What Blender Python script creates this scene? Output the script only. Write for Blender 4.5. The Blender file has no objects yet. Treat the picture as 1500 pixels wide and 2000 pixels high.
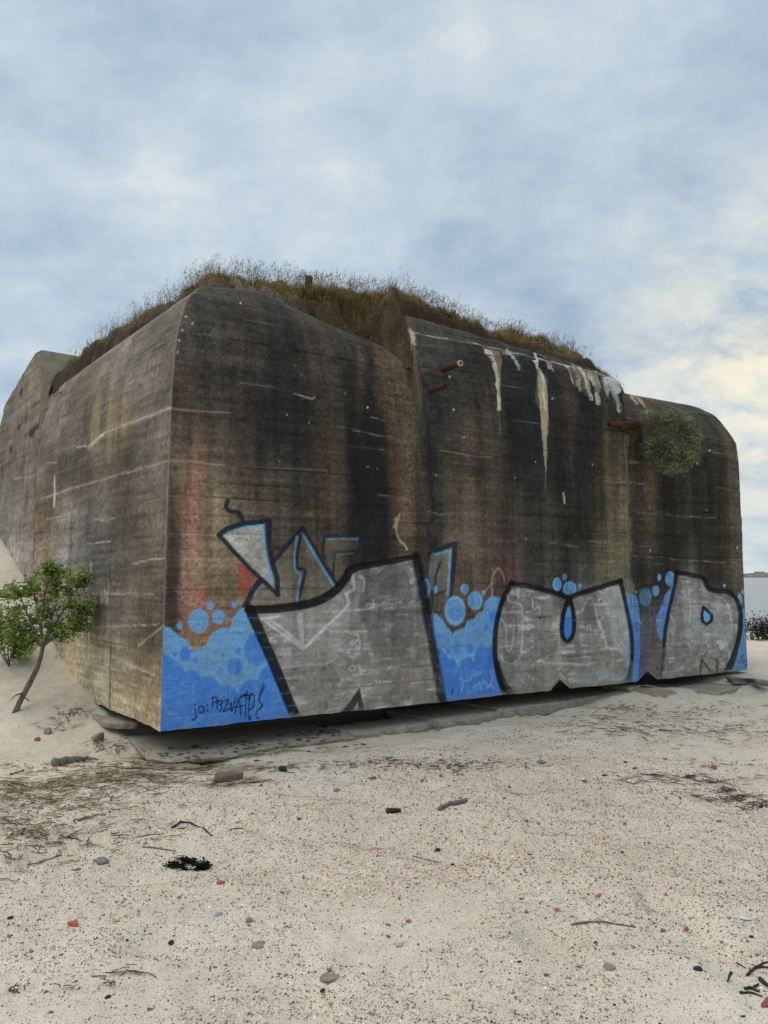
import bpy, math, random
import numpy as np
from mathutils import Vector

random.seed(7)
rng = np.random.default_rng(7)
sc = bpy.context.scene
COL = sc.collection

# ------------------------------------------------------------------ camera
F = 1450.0                       # focal length in photo pixels (1500 px wide)
PITCH = math.atan(127 / F)
CAM = np.array([0, 0, 1.6])
cd = bpy.data.cameras.new('camera'); cam = bpy.data.objects.new('camera', cd); COL.objects.link(cam)
cam.location = CAM; cam.rotation_euler = (math.pi / 2 + PITCH, 0, 0)
cd.sensor_fit = 'HORIZONTAL'; cd.sensor_width = 36; cd.lens = 36 * F / 1500
cd.clip_start = 0.1; cd.clip_end = 12000
sc.camera = cam
sc.view_settings.view_transform = 'Standard'; sc.view_settings.look = 'None'
sc.view_settings.exposure = 0.30; sc.view_settings.gamma = 1; sc.view_settings.use_curve_mapping = False
sc.render.resolution_x = 768; sc.render.resolution_y = 1024
sc.cycles.max_bounces = 6

# ------------------------------------------------------------------ sky and sun (bright overcast, thinner warm cloud low at right)
SUN_EL, SUN_AZ = 60.0, -80.0      # azimuth to the right of the view axis (+Y)
w = bpy.data.worlds.new('World'); sc.world = w; w.use_nodes = True
nt = w.node_tree; nt.nodes.clear(); N = nt.nodes; Lk = nt.links
def wn(t, **k):
    n = N.new(t)
    for a, b in k.items(): setattr(n, a, b)
    return n
out = wn('ShaderNodeOutputWorld')
sky = wn('ShaderNodeTexSky', sky_type='NISHITA'); sky.sun_disc = False
sky.sun_elevation = math.radians(SUN_EL); sky.sun_rotation = math.radians(SUN_AZ)
bg1 = wn('ShaderNodeBackground'); bg1.inputs[1].default_value = 0.08; Lk.new(sky.outputs[0], bg1.inputs[0])
tc = wn('ShaderNodeTexCoord'); sep = wn('ShaderNodeSeparateXYZ'); Lk.new(tc.outputs['Generated'], sep.inputs[0])
def wm(op, a, b=None, c=None, clamp=False):
    n = wn('ShaderNodeMath', operation=op); n.use_clamp = clamp
    for i, v in enumerate((a, b, c)):
        if v is None: continue
        if isinstance(v, (int, float)): n.inputs[i].default_value = v
        else: Lk.new(v, n.inputs[i])
    return n.outputs[0]
zc = wm('MAXIMUM', sep.outputs[2], 0.0)
zz = wm('ADD', zc, 0.42)
dx = wm('DIVIDE', sep.outputs[0], zz); dy = wm('DIVIDE', sep.outputs[1], zz)
cmb = wn('ShaderNodeCombineXYZ'); Lk.new(dx, cmb.inputs[0]); Lk.new(dy, cmb.inputs[1])
def wnoise(scale, detail, rough, off, dist=0.0):
    mp = wn('ShaderNodeMapping'); mp.inputs[1].default_value = off; Lk.new(cmb.outputs[0], mp.inputs[0])
    mp.inputs[3].default_value = (1.0, 1.25, 1)
    n = wn('ShaderNodeTexNoise'); n.inputs['Scale'].default_value = scale; n.inputs['Detail'].default_value = detail
    n.inputs['Roughness'].default_value = rough; n.inputs['Distortion'].default_value = dist
    Lk.new(mp.outputs[0], n.inputs[0]); return n.outputs[0]
n1 = wnoise(1.7, 10, 0.60, (3.1, 7.4, 0), 0.18)
n2 = wnoise(5.2, 8, 0.62, (11.3, 2.7, 0), 0.15)
nn = wm('ADD', wm('MULTIPLY', n1, 0.64), wm('MULTIPLY', n2, 0.36))
# brighter, thinner cloud towards the horizon haze
nn = wm('ADD', nn, wm('MULTIPLY', wm('POWER', wm('SUBTRACT', 1.0, zc), 4.0), 0.055))
rp = wn('ShaderNodeValToRGB'); Lk.new(nn, rp.inputs[0])
cr = rp.color_ramp; cr.elements[0].position = 0.41; cr.elements[0].color = (0.33, 0.43, 0.545, 1)
cr.elements[1].position = 0.70; cr.elements[1].color = (0.76, 0.785, 0.79, 1)
e = cr.elements.new(0.50); e.color = (0.43, 0.535, 0.635, 1)
e = cr.elements.new(0.60); e.color = (0.57, 0.65, 0.70, 1)
# warm glow of the veiled sun low on the right
sd = Vector((math.sin(math.radians(28)), math.cos(math.radians(28)), math.tan(math.radians(14)))).normalized()
dt = wn('ShaderNodeVectorMath', operation='DOT_PRODUCT'); Lk.new(tc.outputs['Generated'], dt.inputs[0]); dt.inputs[1].default_value = sd
glow = wm('POWER', wm('MAXIMUM', dt.outputs['Value'], 0.0), 75.0)
gn = wm('MULTIPLY', glow, wm('MULTIPLY_ADD', n2, 4.0, -1.35, clamp=True), clamp=True)
mx = wn('ShaderNodeMix', data_type='RGBA'); Lk.new(wm('MULTIPLY', gn, 0.8), mx.inputs[0]); Lk.new(rp.outputs[0], mx.inputs[6]); mx.inputs[7].default_value = (1.0, 0.90, 0.66, 1)
bg2 = wn('ShaderNodeBackground'); bg2.inputs[1].default_value = 0.92; Lk.new(mx.outputs[2], bg2.inputs[0])
ms = wn('ShaderNodeMixShader'); ms.inputs[0].default_value = 0.9
Lk.new(bg1.outputs[0], ms.inputs[1]); Lk.new(bg2.outputs[0], ms.inputs[2]); Lk.new(ms.outputs[0], out.inputs[0])
w.cycles.sampling_method = 'MANUAL'; w.cycles.sample_map_resolution = 512

ld = bpy.data.lights.new('sun', 'SUN'); ld.energy = 1.5; ld.angle = math.radians(70); ld.color = (1.0, 0.93, 0.84)
sun = bpy.data.objects.new('sun', ld); COL.objects.link(sun)
sv = Vector((math.sin(math.radians(SUN_AZ)) * math.cos(math.radians(SUN_EL)), math.cos(math.radians(SUN_AZ)) * math.cos(math.radians(SUN_EL)), math.sin(math.radians(SUN_EL))))
sun.rotation_euler = sv.to_track_quat('Z', 'Y').to_euler(); sun.location = (20, 20, 30)

# ------------------------------------------------------------------ maths helpers
cp, sp = math.cos(PITCH), math.sin(PITCH)
def ray(px, py):
    x = (px - 750) / F; y = (1000 - py) / F
    return np.array([x, cp - sp * y, sp + cp * y])
def atz(px, py, z):
    r = ray(px, py); return CAM + r * (z - 1.6) / r[2]
def atY(px, py, Y):
    r = ray(px, py); return CAM + r * Y / r[1]
def proj(P):
    d = P - CAM; z = cp * d[..., 1] + sp * d[..., 2]; y = -sp * d[..., 1] + cp * d[..., 2]
    return 750 + F * d[..., 0] / z, 1000 - F * y / z
C = atY(313, 1430, 6.9); ZB = C[2]
Eend = atz(1460, 1310, ZB); LP = atz(205, 1384, ZB)
R = Eend - C; TL = float(np.linalg.norm(R)); R /= TL
L = LP - C; L /= np.linalg.norm(L)
M2 = np.linalg.inv(np.array([[R[0], L[0]], [R[1], L[1]]]))
def tu(x, y):
    a = x - C[0]; b = y - C[1]
    return M2[0, 0] * a + M2[0, 1] * b, M2[1, 0] * a + M2[1, 1] * b
def onR(px, py, i=0.0):
    r = ray(px, py); D = C + i * L - CAM
    s, t = np.linalg.solve(np.array([[r[0], -R[0]], [r[1], -R[1]]]), D[:2]); return CAM + r * s

class VNoise:
    def __init__(s, seed): s.tab = np.random.default_rng(seed).random((256, 256))
    def __call__(s, x, y):
        xi = np.floor(x).astype(int); yi = np.floor(y).astype(int)
        fx = x - xi; fy = y - yi; fx = fx * fx * (3 - 2 * fx); fy = fy * fy * (3 - 2 * fy)
        a = s.tab[xi & 255, yi & 255]; b = s.tab[(xi + 1) & 255, yi & 255]
        c = s.tab[xi & 255, (yi + 1) & 255]; d = s.tab[(xi + 1) & 255, (yi + 1) & 255]
        return (a * (1 - fx) + b * fx) * (1 - fy) + (c * (1 - fx) + d * fx) * fy
    def fbm(s, x, y, o=4):
        v = 0; a = 0.5; k = 0
        for i in range(o):
            v = v + a * s(x * 2**i + 17.3 * i, y * 2**i + 5.1 * i); k += a; a *= 0.55
        return v / k
NZ = VNoise(3); NZ2 = VNoise(11)
def sm(a, b, x):
    k = np.clip((x - a) / (b - a), 0, 1); return k * k * (3 - 2 * k)
def lin(c):
    c = np.asarray(c, float) / 255.0
    return np.where(c <= 0.04045, c / 12.92, ((c + 0.055) / 1.055) ** 2.4)

# ------------------------------------------------------------------ object helpers
def tag(o, label=None, cat=None, group=None, kind=None):
    if label: o['label'] = label
    if cat: o['category'] = cat
    if group: o['group'] = group
    if kind: o['kind'] = kind
    return o
def empty(name, loc, label, cat, group=None):
    o = bpy.data.objects.new(name, None); COL.objects.link(o); o.location = [float(v) for v in loc]
    return tag(o, label, cat, group)
def mesh_obj(name, V, Fc, mat, parent=None, smooth=False, col=None, nside=None):
    """V (n,3) world coordinates; Fc (m,k) uniform face array; child meshes are stored relative to their root's location."""
    V = np.asarray(V, float)
    if parent is not None:
        q = parent; off = np.zeros(3)
        while q is not None: off += np.array(q.location); q = q.parent
        V = V - off
    me = bpy.data.meshes.new(name)
    if isinstance(Fc, np.ndarray):
        m, k = Fc.shape
        me.vertices.add(len(V)); me.vertices.foreach_set('co', V.astype(np.float32).ravel())
        me.loops.add(m * k); me.loops.foreach_set('vertex_index', Fc.astype(np.int32).ravel())
        me.polygons.add(m); me.polygons.foreach_set('loop_start', (np.arange(m) * k).astype(np.int32))
        me.polygons.foreach_set('loop_total', np.full(m, k, np.int32))
        me.update(calc_edges=True); me.validate()
    else:
        me.from_pydata([tuple(v) for v in V], [], [tuple(f) for f in Fc]); me.update()
    if smooth:
        me.polygons.foreach_set('use_smooth', np.ones(len(me.polygons), bool))
    if col is not None:
        ca = me.color_attributes.new('paint', 'FLOAT_COLOR', 'POINT')
        c4 = np.ones((len(V), 4), np.float32); c4[:, :3] = col; ca.data.foreach_set('color', c4.ravel())
    me.materials.append(mat)
    o = bpy.data.objects.new(name, me); COL.objects.link(o)
    if parent is not None: o.parent = parent
    return o
def grid_faces(h, w_):
    a = np.arange(h * w_).reshape(h, w_)
    return np.stack([a[:-1, :-1], a[:-1, 1:], a[1:, 1:], a[1:, :-1]], -1).reshape(-1, 4)

# ------------------------------------------------------------------ materials
def new_mat(name):
    m = bpy.data.materials.new(name); m.use_nodes = True
    b = m.node_tree.nodes['Principled BSDF']; b.inputs['Specular IOR Level'].default_value = 0.25
    return m, m.node_tree, b
def nnode(t, typ, **k):
    n = t.nodes.new(typ)
    for a, b in k.items(): setattr(n, a, b)
    return n
def noise_f(t, scale, detail=3, rough=0.55, vec=None, sc3=None):
    n = nnode(t, 'ShaderNodeTexNoise'); n.inputs['Scale'].default_value = scale
    n.inputs['Detail'].default_value = detail; n.inputs['Roughness'].default_value = rough
    if vec is None:
        vec = nnode(t, 'ShaderNodeTexCoord').outputs['Object']
    if sc3:
        mp = nnode(t, 'ShaderNodeMapping'); mp.inputs[3].default_value = sc3; t.links.new(vec, mp.inputs[0]); vec = mp.outputs[0]
    t.links.new(vec, n.inputs[0]); return n.outputs[0]
def maprange(t, v, a, b, c, d):
    n = nnode(t, 'ShaderNodeMapRange'); t.links.new(v, n.inputs[0])
    for i, x in enumerate((a, b, c, d)): n.inputs[i + 1].default_value = x
    return n.outputs[0]
def mulcol(t, c, f):
    n = nnode(t, 'ShaderNodeVectorMath', operation='SCALE'); t.links.new(c, n.inputs[0]); t.links.new(f, n.inputs['Scale']); return n.outputs[0]
def mixcol(t, f, a, b):
    n = nnode(t, 'ShaderNodeMix', data_type='RGBA')
    for i, x in ((0, f), (6, a), (7, b)):
        if isinstance(x, (tuple, list)): n.inputs[i].default_value = (*x, 1) if len(x) == 3 else x
        elif isinstance(x, float): n.inputs[i].default_value = x
        else: t.links.new(x, n.inputs[i])
    return n.outputs[2]
def bump(t, b, h, strength, dist):
    n = nnode(t, 'ShaderNodeBump'); n.inputs['Strength'].default_value = strength; n.inputs['Distance'].default_value = dist
    t.links.new(h, n.inputs['Height']); t.links.new(n.outputs[0], b.inputs['Normal'])

# painted / stained concrete: colour attribute times aggregate speckle
def concrete_mat(name='stained_concrete', attr=True, base=(0.25, 0.22, 0.18)):
    m, t, b = new_mat(name)
    if attr:
        c = nnode(t, 'ShaderNodeAttribute', attribute_name='paint').outputs['Color']
    else:
        f = maprange(t, noise_f(t, 6, 5), 0.3, 0.7, 0, 1)
        c = mixcol(t, f, base, tuple(x * 1.45 for x in base))
    g = noise_f(t, 95, 2, 0.7); g2 = noise_f(t, 34, 3, 0.6)
    c = mulcol(t, c, maprange(t, g, 0.25, 0.75, 0.62, 1.38))
    c = mulcol(t, c, maprange(t, g2, 0.25, 0.75, 0.85, 1.15))
    vo = nnode(t, 'ShaderNodeTexVoronoi'); vo.inputs['Scale'].default_value = 42
    t.links.new(nnode(t, 'ShaderNodeTexCoord').outputs['Object'], vo.inputs[0])
    pit = maprange(t, vo.outputs['Distance'], 0.06, 0.16, 1, 0)
    rnd = nnode(t, 'ShaderNodeSeparateColor'); t.links.new(vo.outputs['Color'], rnd.inputs[0])
    k1 = maprange(t, rnd.outputs[0], 0.90, 0.92, 0, 1); k2 = maprange(t, rnd.outputs[1], 0.93, 0.95, 0, 1)
    mm = nnode(t, 'ShaderNodeMath', operation='MULTIPLY'); t.links.new(pit, mm.inputs[0]); t.links.new(k1, mm.inputs[1])
    c = mixcol(t, mm.outputs[0], c, (0.02, 0.018, 0.015))
    mm = nnode(t, 'ShaderNodeMath', operation='MULTIPLY'); t.links.new(pit, mm.inputs[0]); t.links.new(k2, mm.inputs[1])
    c = mixcol(t, mm.outputs[0], c, (0.34, 0.31, 0.26))
    t.links.new(c, b.inputs['Base Color']); b.inputs['Roughness'].default_value = 0.92
    bump(t, b, g, 0.5, 0.004)
    return m
M_WALL = concrete_mat()
M_RAW = concrete_mat('raw_concrete', False, (0.30, 0.26, 0.20))
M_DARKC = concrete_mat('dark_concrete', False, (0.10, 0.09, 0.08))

def plain_mat(name, c1, c2, scale=20, rough=0.85, bumpd=0.003, sc3=None):
    m, t, b = new_mat(name)
    f = maprange(t, noise_f(t, scale, 4, 0.6, None, sc3), 0.3, 0.7, 0, 1)
    t.links.new(mixcol(t, f, c1, c2), b.inputs['Base Color']); b.inputs['Roughness'].default_value = rough
    bump(t, b, noise_f(t, scale * 2.5, 3), 0.6, bumpd)
    return m
def attr_mat(name, rough=0.8, scale=30, amp=0.25, trans=0.0):
    m, t, b = new_mat(name)
    c = nnode(t, 'ShaderNodeAttribute', attribute_name='paint').outputs['Color']
    c = mulcol(t, c, maprange(t, noise_f(t, scale, 3), 0.3, 0.7, 1 - amp, 1 + amp))
    t.links.new(c, b.inputs['Base Color']); b.inputs['Roughness'].default_value = rough
    if trans > 0:
        tr = nnode(t, 'ShaderNodeBsdfTranslucent'); t.links.new(c, tr.inputs[0])
        mix = nnode(t, 'ShaderNodeMixShader'); mix.inputs[0].default_value = trans
        o = t.nodes['Material Output']; t.links.new(b.outputs[0], mix.inputs[1]); t.links.new(tr.outputs[0], mix.inputs[2]); t.links.new(mix.outputs[0], o.inputs[0])
    return m
M_BRICK = plain_mat('brick_red', (0.36, 0.075, 0.045), (0.50, 0.14, 0.085), 60)
M_BRICKD = plain_mat('brick_dull', (0.16, 0.06, 0.045), (0.28, 0.11, 0.08), 60)
M_STONE = plain_mat('stone_grey', (0.14, 0.14, 0.14), (0.26, 0.25, 0.24), 50)
M_STONED = plain_mat('stone_dark', (0.015, 0.015, 0.017), (0.05, 0.05, 0.05), 50)
M_STONER = plain_mat('stone_ruddy', (0.20, 0.15, 0.12), (0.34, 0.28, 0.23), 40)
M_SHELL = plain_mat('shell_white', (0.55, 0.53, 0.50), (0.75, 0.73, 0.70), 80, 0.5)
M_SHELLB = plain_mat('shell_blue', (0.25, 0.27, 0.32), (0.45, 0.47, 0.50), 80, 0.5)
M_ORANGE = plain_mat('orange_peel', (0.6, 0.25, 0.06), (0.75, 0.42, 0.15), 80, 0.6)
M_RUST = plain_mat('rusty_iron', (0.035, 0.014, 0.010), (0.12, 0.045, 0.028), 45, 0.9, 0.008)
M_WOOD = plain_mat('grey_wood', (0.13, 0.115, 0.095), (0.24, 0.21, 0.17), 14, 0.9, 0.004, (1, 1, 0.25))
M_WOODD = plain_mat('dark_wood', (0.02, 0.017, 0.014), (0.06, 0.05, 0.04), 20)
M_BARK = plain_mat('bark', (0.08, 0.07, 0.058), (0.24, 0.21, 0.175), 34, 0.95, 0.006, (1, 1, 0.4))
M_TWIG = attr_mat('dry_stems')
M_LEAF = attr_mat('leaves', 0.55, 15, 0.2, 0.3)
M_GRASS = attr_mat('dune_grass', 0.8, 8, 0.25, 0.3)
M_PEB = attr_mat('pebbles', 0.7, 90, 0.25)

# sand
def sand_mat():
    m, t, b = new_mat('sand')
    pos = nnode(t, 'ShaderNodeNewGeometry').outputs['Position']
    att = nnode(t, 'ShaderNodeAttribute', attribute_name='paint'); sepc = nnode(t, 'ShaderNodeSeparateColor'); t.links.new(att.outputs['Color'], sepc.inputs[0])
    grit = sepc.outputs[0]; red = sepc.outputs[1]; shade = sepc.outputs[2]
    n_big = noise_f(t, 1.1, 5, 0.6, pos); n_mid = noise_f(t, 9, 4, 0.6, pos); n_fine = noise_f(t, 260, 2, 0.6, pos)
    c = mixcol(t, maprange(t, n_big, 0.3, 0.7, 0, 1), (0.575, 0.505, 0.395), (0.69, 0.62, 0.505))
    c = mulcol(t, c, maprange(t, n_mid, 0.25, 0.75, 0.90, 1.10))
    c = mulcol(t, c, maprange(t, n_fine, 0.25, 0.75, 0.86, 1.14))
    c = mulcol(t, c, shade)
    def specks(scale, thr, dens, col, radius, gate):
        nonlocal c
        vo = nnode(t, 'ShaderNodeTexVoronoi'); vo.inputs['Scale'].default_value = scale; t.links.new(pos, vo.inputs[0])
        s = nnode(t, 'ShaderNodeSeparateColor'); t.links.new(vo.outputs['Color'], s.inputs[0])
        d = maprange(t, vo.outputs['Distance'], radius, radius + 0.12, 1, 0)
        a = nnode(t, 'ShaderNodeMath', operation='ADD'); t.links.new(s.outputs[0], a.inputs[0]); t.links.new(gate, a.inputs[1])
        g = maprange(t, a.outputs[0], thr, thr + 0.03, 0, 1)
        mm = nnode(t, 'ShaderNodeMath', operation='MULTIPLY'); t.links.new(d, mm.inputs[0]); t.links.new(g, mm.inputs[1])
        m2 = nnode(t, 'ShaderNodeMath', operation='MULTIPLY'); t.links.new(mm.outputs[0], m2.inputs[0]); m2.inputs[1].default_value = dens
        c = mixcol(t, m2.outputs[0], c, col)
    specks(150, 1.02, 0.75, (0.25, 0.20, 0.15), 0.22, grit)
    specks(110, 1.12, 0.75, (0.18, 0.145, 0.11), 0.20, grit)
    specks(120, 0.98, 0.75, (0.36, 0.19, 0.14), 0.22, red)
    specks(95, 1.2, 0.8, (0.62, 0.60, 0.56), 0.18, grit)
    specks(70, 1.22, 0.8, (0.15, 0.12, 0.095), 0.18, grit)
    t.links.new(c, b.inputs['Base Color']); b.inputs['Roughness'].default_value = 0.97; b.inputs['Specular IOR Level'].default_value = 0.1
    h = nnode(t, 'ShaderNodeMath', operation='MULTIPLY_ADD'); t.links.new(n_fine, h.inputs[0]); h.inputs[1].default_value = 0.25; t.links.new(n_mid, h.inputs[2])
    bump(t, b, h.outputs[0], 0.5, 0.02)
    return m
M_SAND = sand_mat()

# ------------------------------------------------------------------ ground
HU_X = [-30, -2, 0.2, 1.0, 1.56, 2.5, 3.52, 4.98, 7.24, 9, 12, 40]
HU_Z = [0, 0, -0.03, 0.05, 0.21, 0.44, 0.73, 1.50, 2.37, 2.8, 3.0, 3.0]
def hgt(x, y, micro=True):
    t, u = tu(x, y)
    n = np.maximum(-t, 0)
    dune = np.interp(u - 0.9 * n, HU_X, HU_Z) * (1 - sm(0.0, 1.2, t)) 
    fr = np.interp(t, [-1, 0, 3, 5.4, 6.2, 6.7, 7.2, 7.9, 8.4, 9.5, 12, 18], [-0.01, -0.05, -0.06, -0.03, 0.085, 0.10, 0.05, 0.06, 0.15, 0.20, 0.10, 0])
    near = np.exp(-(np.minimum(u, 0) / 1.3) ** 2) * sm(-1.2, 0.3, t)
    under = sm(0.2, 0.9, u) * sm(-0.2, 0.3, t) * (1 - sm(8.4, 8.8, t))
    h = dune + fr * near - 0.07 * under
    h = h - 1.6 * sm(22, 34, y) * (1 - sm(-30, -8, -np.abs(x)) * 0) - 3 * sm(34, 120, y)
    h = h - 3 * sm(60, 200, np.abs(x)) - 0.0 * y
    if micro:
        far = 1 - sm(14, 40, y)
        h = h + far * ((NZ.fbm(x * 0.55 + 9, y * 0.55 + 4, 3) - 0.5) * 0.10 * (1 - 0.6 * near))
        h = h + far * ((NZ2.fbm(x * 2.6, y * 3.0, 3) - 0.5) * 0.055)
        h = h + far * ((NZ.fbm(x * 9, y * 9, 3) - 0.5) * 0.022)
        foot = np.clip(0.36 - NZ2(x * 2.9 + 40, y * 2.9 + 70), 0, 1) * (1 - sm(0.5, 2.0, dune * 10))
        h = h - far * foot * 0.14
    return h
def axis(a, b, step, lo, hi, g=1.12):
    m = list(np.arange(a, b, step)); s = step; v = m[-1]; up = []
    while v < hi: s *= g; v += s; up.append(v)
    s = step; v = m[0]; dn = []
    while v > lo: s *= g; v -= s; dn.append(v)
    return np.array(dn[::-1] + m + up)
gx = axis(-5.2, 8.5, 0.028, -4000, 4000); gy = axis(2.2, 13.5, 0.028, -60, 4500)
GX, GY = np.meshgrid(gx, gy); GZ = hgt(GX, GY)
ppx, ppy = proj(np.stack([GX, np.maximum(GY, 0.5), GZ], -1))
# where shingle and red brick grit lies on the beach, in beach coordinates
def grit_field(x, y):
    t, u = tu(x, y)
    clean = np.maximum(np.exp(-((u + 0.2) / 0.75) ** 2) * sm(-4, -1, t), sm(0.1, 0.6, u) * (t < 0.5))
    g = 0.55 + 0.45 * NZ.fbm(x * 0.9 + 3, y * 0.9 + 8, 4) - 0.75 * clean
    g = g * (1 - 0.75 * sm(2.2, 4.5, x) * sm(5, 7, y))
    red = 1.3 * np.exp(-(((x - 0.75) / 1.9) ** 2 + ((y - 5.1) / 1.25) ** 2)) * (0.15 + 1.3 * sm(.3, .7, NZ2.fbm(x * 1.4, y * 1.9, 3)))
    red = red * (1 - 0.8 * clean)
    return np.clip(g, 0, 1), np.clip(red, 0, 1)
gg, rr = grit_field(GX, GY)
shade = 0.97 + 0.06 * NZ.fbm(GX * 2, GY * 2, 3)
mesh_obj('sand_beach', np.stack([GX, GY, GZ], -1).reshape(-1, 3), grid_faces(len(gy), len(gx)), M_SAND, smooth=True,
         col=np.stack([0.25 + 0.42 * gg, 0.05 + 0.5 * rr, shade], -1).reshape(-1, 3))['kind'] = 'structure'
def gpt(px, py):
    """the point of the beach seen at a photo pixel"""
    r = ray(px, py); s0 = 0.5
    for k in range(600):
        s = s0 + 0.05; P = CAM + r * s
        if P[2] < float(hgt(np.float64(P[0]), np.float64(P[1]))): break
        s0 = s
    a, b = s0, s
    for k in range(14):
        mth = (a + b) / 2; P = CAM + r * mth
        if P[2] < float(hgt(np.float64(P[0]), np.float64(P[1]))): b = mth
        else: a = mth
    return CAM + r * b

# ------------------------------------------------------------------ sea and far shore
m, t, b = new_mat('sea_water')
b.inputs['Base Color'].default_value = (0.20, 0.22, 0.21, 1); b.inputs['Roughness'].default_value = 0.22; b.inputs['Specular IOR Level'].default_value = 0.6
pos = nnode(t, 'ShaderNodeNewGeometry').outputs['Position']
bump(t, b, noise_f(t, 0.9, 4, 0.6, pos, (0.6, 1.6, 1)), 1.0, 0.35)
M_SEA = m
sea = mesh_obj('sea', [(-6000, 24, -1.0), (6000, 24, -1.0), (6000, 9000, -1.0), (-6000, 9000, -1.0)], [(0, 1, 2, 3)], M_SEA); sea['kind'] = 'structure'
M_SHORE = plain_mat('far_shore', (0.16, 0.17, 0.19), (0.26, 0.25, 0.25), 0.02)
xs = np.linspace(200, 4200, 260); hh = 13 + 14 * NZ.fbm(xs * 0.012, xs * 0, 4) * sm(200, 1500, xs)
V = []; 
for y_, k in ((3000, 0.0), (3010, 1.0), (3200, 1.0), (3260, 0.0)):
    V.append(np.stack([xs, np.full_like(xs, y_), -1.5 + hh * k], -1))
V = np.array(V); mesh_obj('far_shore', V.reshape(-1, 3), grid_faces(4, len(xs)), M_SHORE)['kind'] = 'structure'

# ------------------------------------------------------------------ bunker surface
bunker = empty('concrete_bunker', C, 'weathered dark concrete bunker on the sand, painted with blue and silver graffiti', 'bunker')
def ell(i0, z0, i1, z1, n): return [(i0 + (i1 - i0) * (1 - math.cos(a)), z0 + (z1 - z0) * math.sin(a)) for a in np.linspace(0, math.pi / 2, n + 1)[1:]]
KZ = ZB
def prof(lst): return np.array([(lst[0][0], KZ)] + lst)
PA0 = prof([(.02, 2.0), (.032, 2.9), (.045, 3.4), (.10, 3.95), (.25, 4.38), (.50, 4.64), (.8, 4.77), (1.3, 4.82)]); PA0[0, 0] = 0
PA1 = prof([(.01, 2.0), (.02, 2.9), (.04, 3.4), (.10, 3.95), (.25, 4.42), (.50, 4.70), (.8, 4.84), (1.3, 4.9)]); PA1[0, 0] = 0
PA2 = prof([(.0, 2.0), (.02, 2.9), (.04, 3.35), (.10, 3.8), (.25, 4.18), (.50, 4.44), (.8, 4.58), (1.3, 4.65)])
PA3 = prof([(.0, 2.2), (.07, 3.0), (.20, 3.5), (.34, 3.9), (.41, 4.15), (.52, 4.31), (.8, 4.45), (1.3, 4.5)]); PA3[0, 0] = 0
PB0 = prof([(.03, 2.9), (.085, 3.54), (.17, 3.92), (.29, 4.2), (.44, 4.55), (.54, 4.82), (.9, 5.0), (1.3, 5.1)]); PB0[0, 0] = 0
PB1 = prof([(.0, 2.9), (.0, 3.4), (.01, 3.8), (.03, 4.12), (.08, 4.32), (.28, 4.46), (.7, 4.72), (1.3, 4.95)])
PC = prof([(.0, 2.0), (.0, 2.9), (.0, 3.35), (.03, 3.68), (.32, 4.14), (.65, 4.35), (.92, 4.46), (1.3, 4.5)])
TS1 = 3.014; TS2 = 6.235
stations = [(0, PA0), (1.07, PA1), (2.23, PA2), (TS1 - .01, PA3), (TS1 + .01, PB0), (TS2 - .01, PB1), (TS2 + .01, PC), (TL, PC)]
LU = 4.86
PL1 = prof([(.0, 2.0), (.0, 2.9), (.0, 3.4), (.03, 3.85), (.12, 4.3), (.32, 4.51), (.6, 4.62), (1.0, 4.68)])
kv = np.array([0, .36, .53, .62, .71, .79, .86, .93, 1.0])
def surf(stn, tcol, nv):
    v = np.linspace(0, 1, nv)
    P = []
    for s_, p in stn:
        dense = np.stack([np.interp(v, kv, p[:, 0]), np.interp(v, kv, p[:, 1])], -1)
        k = max(3, nv // 14) | 1; pad = k // 2
        dd = np.concatenate([2 * dense[:1] - dense[1:pad + 1][::-1], dense, 2 * dense[-1:] - dense[-pad - 1:-1][::-1]])
        ker = np.hanning(k + 2)[1:-1]; ker /= ker.sum()
        dense = np.stack([np.convolve(dd[:, j], ker, 'valid') for j in range(2)], -1)
        P.append(dense)
    P = np.array(P); ss = np.array([s_ for s_, _ in stn])
    I = np.empty((nv, len(tcol))); Z = np.empty_like(I)
    Tq = np.empty_like(I)
    for r in range(nv):                                   # mitre at the corner: columns start on the arris
        c0 = P[0, r, 0]; tr_ = tcol / tcol[-1] * (tcol[-1] - c0) + c0
        te_ = tr_ - c0 * np.exp(-(tr_ - c0) / 0.45); Tq[r] = tr_
        I[r] = np.interp(te_, ss, P[:, r, 0]); Z[r] = np.interp(te_, ss, P[:, r, 1])
    return I, Z, Tq

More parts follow.
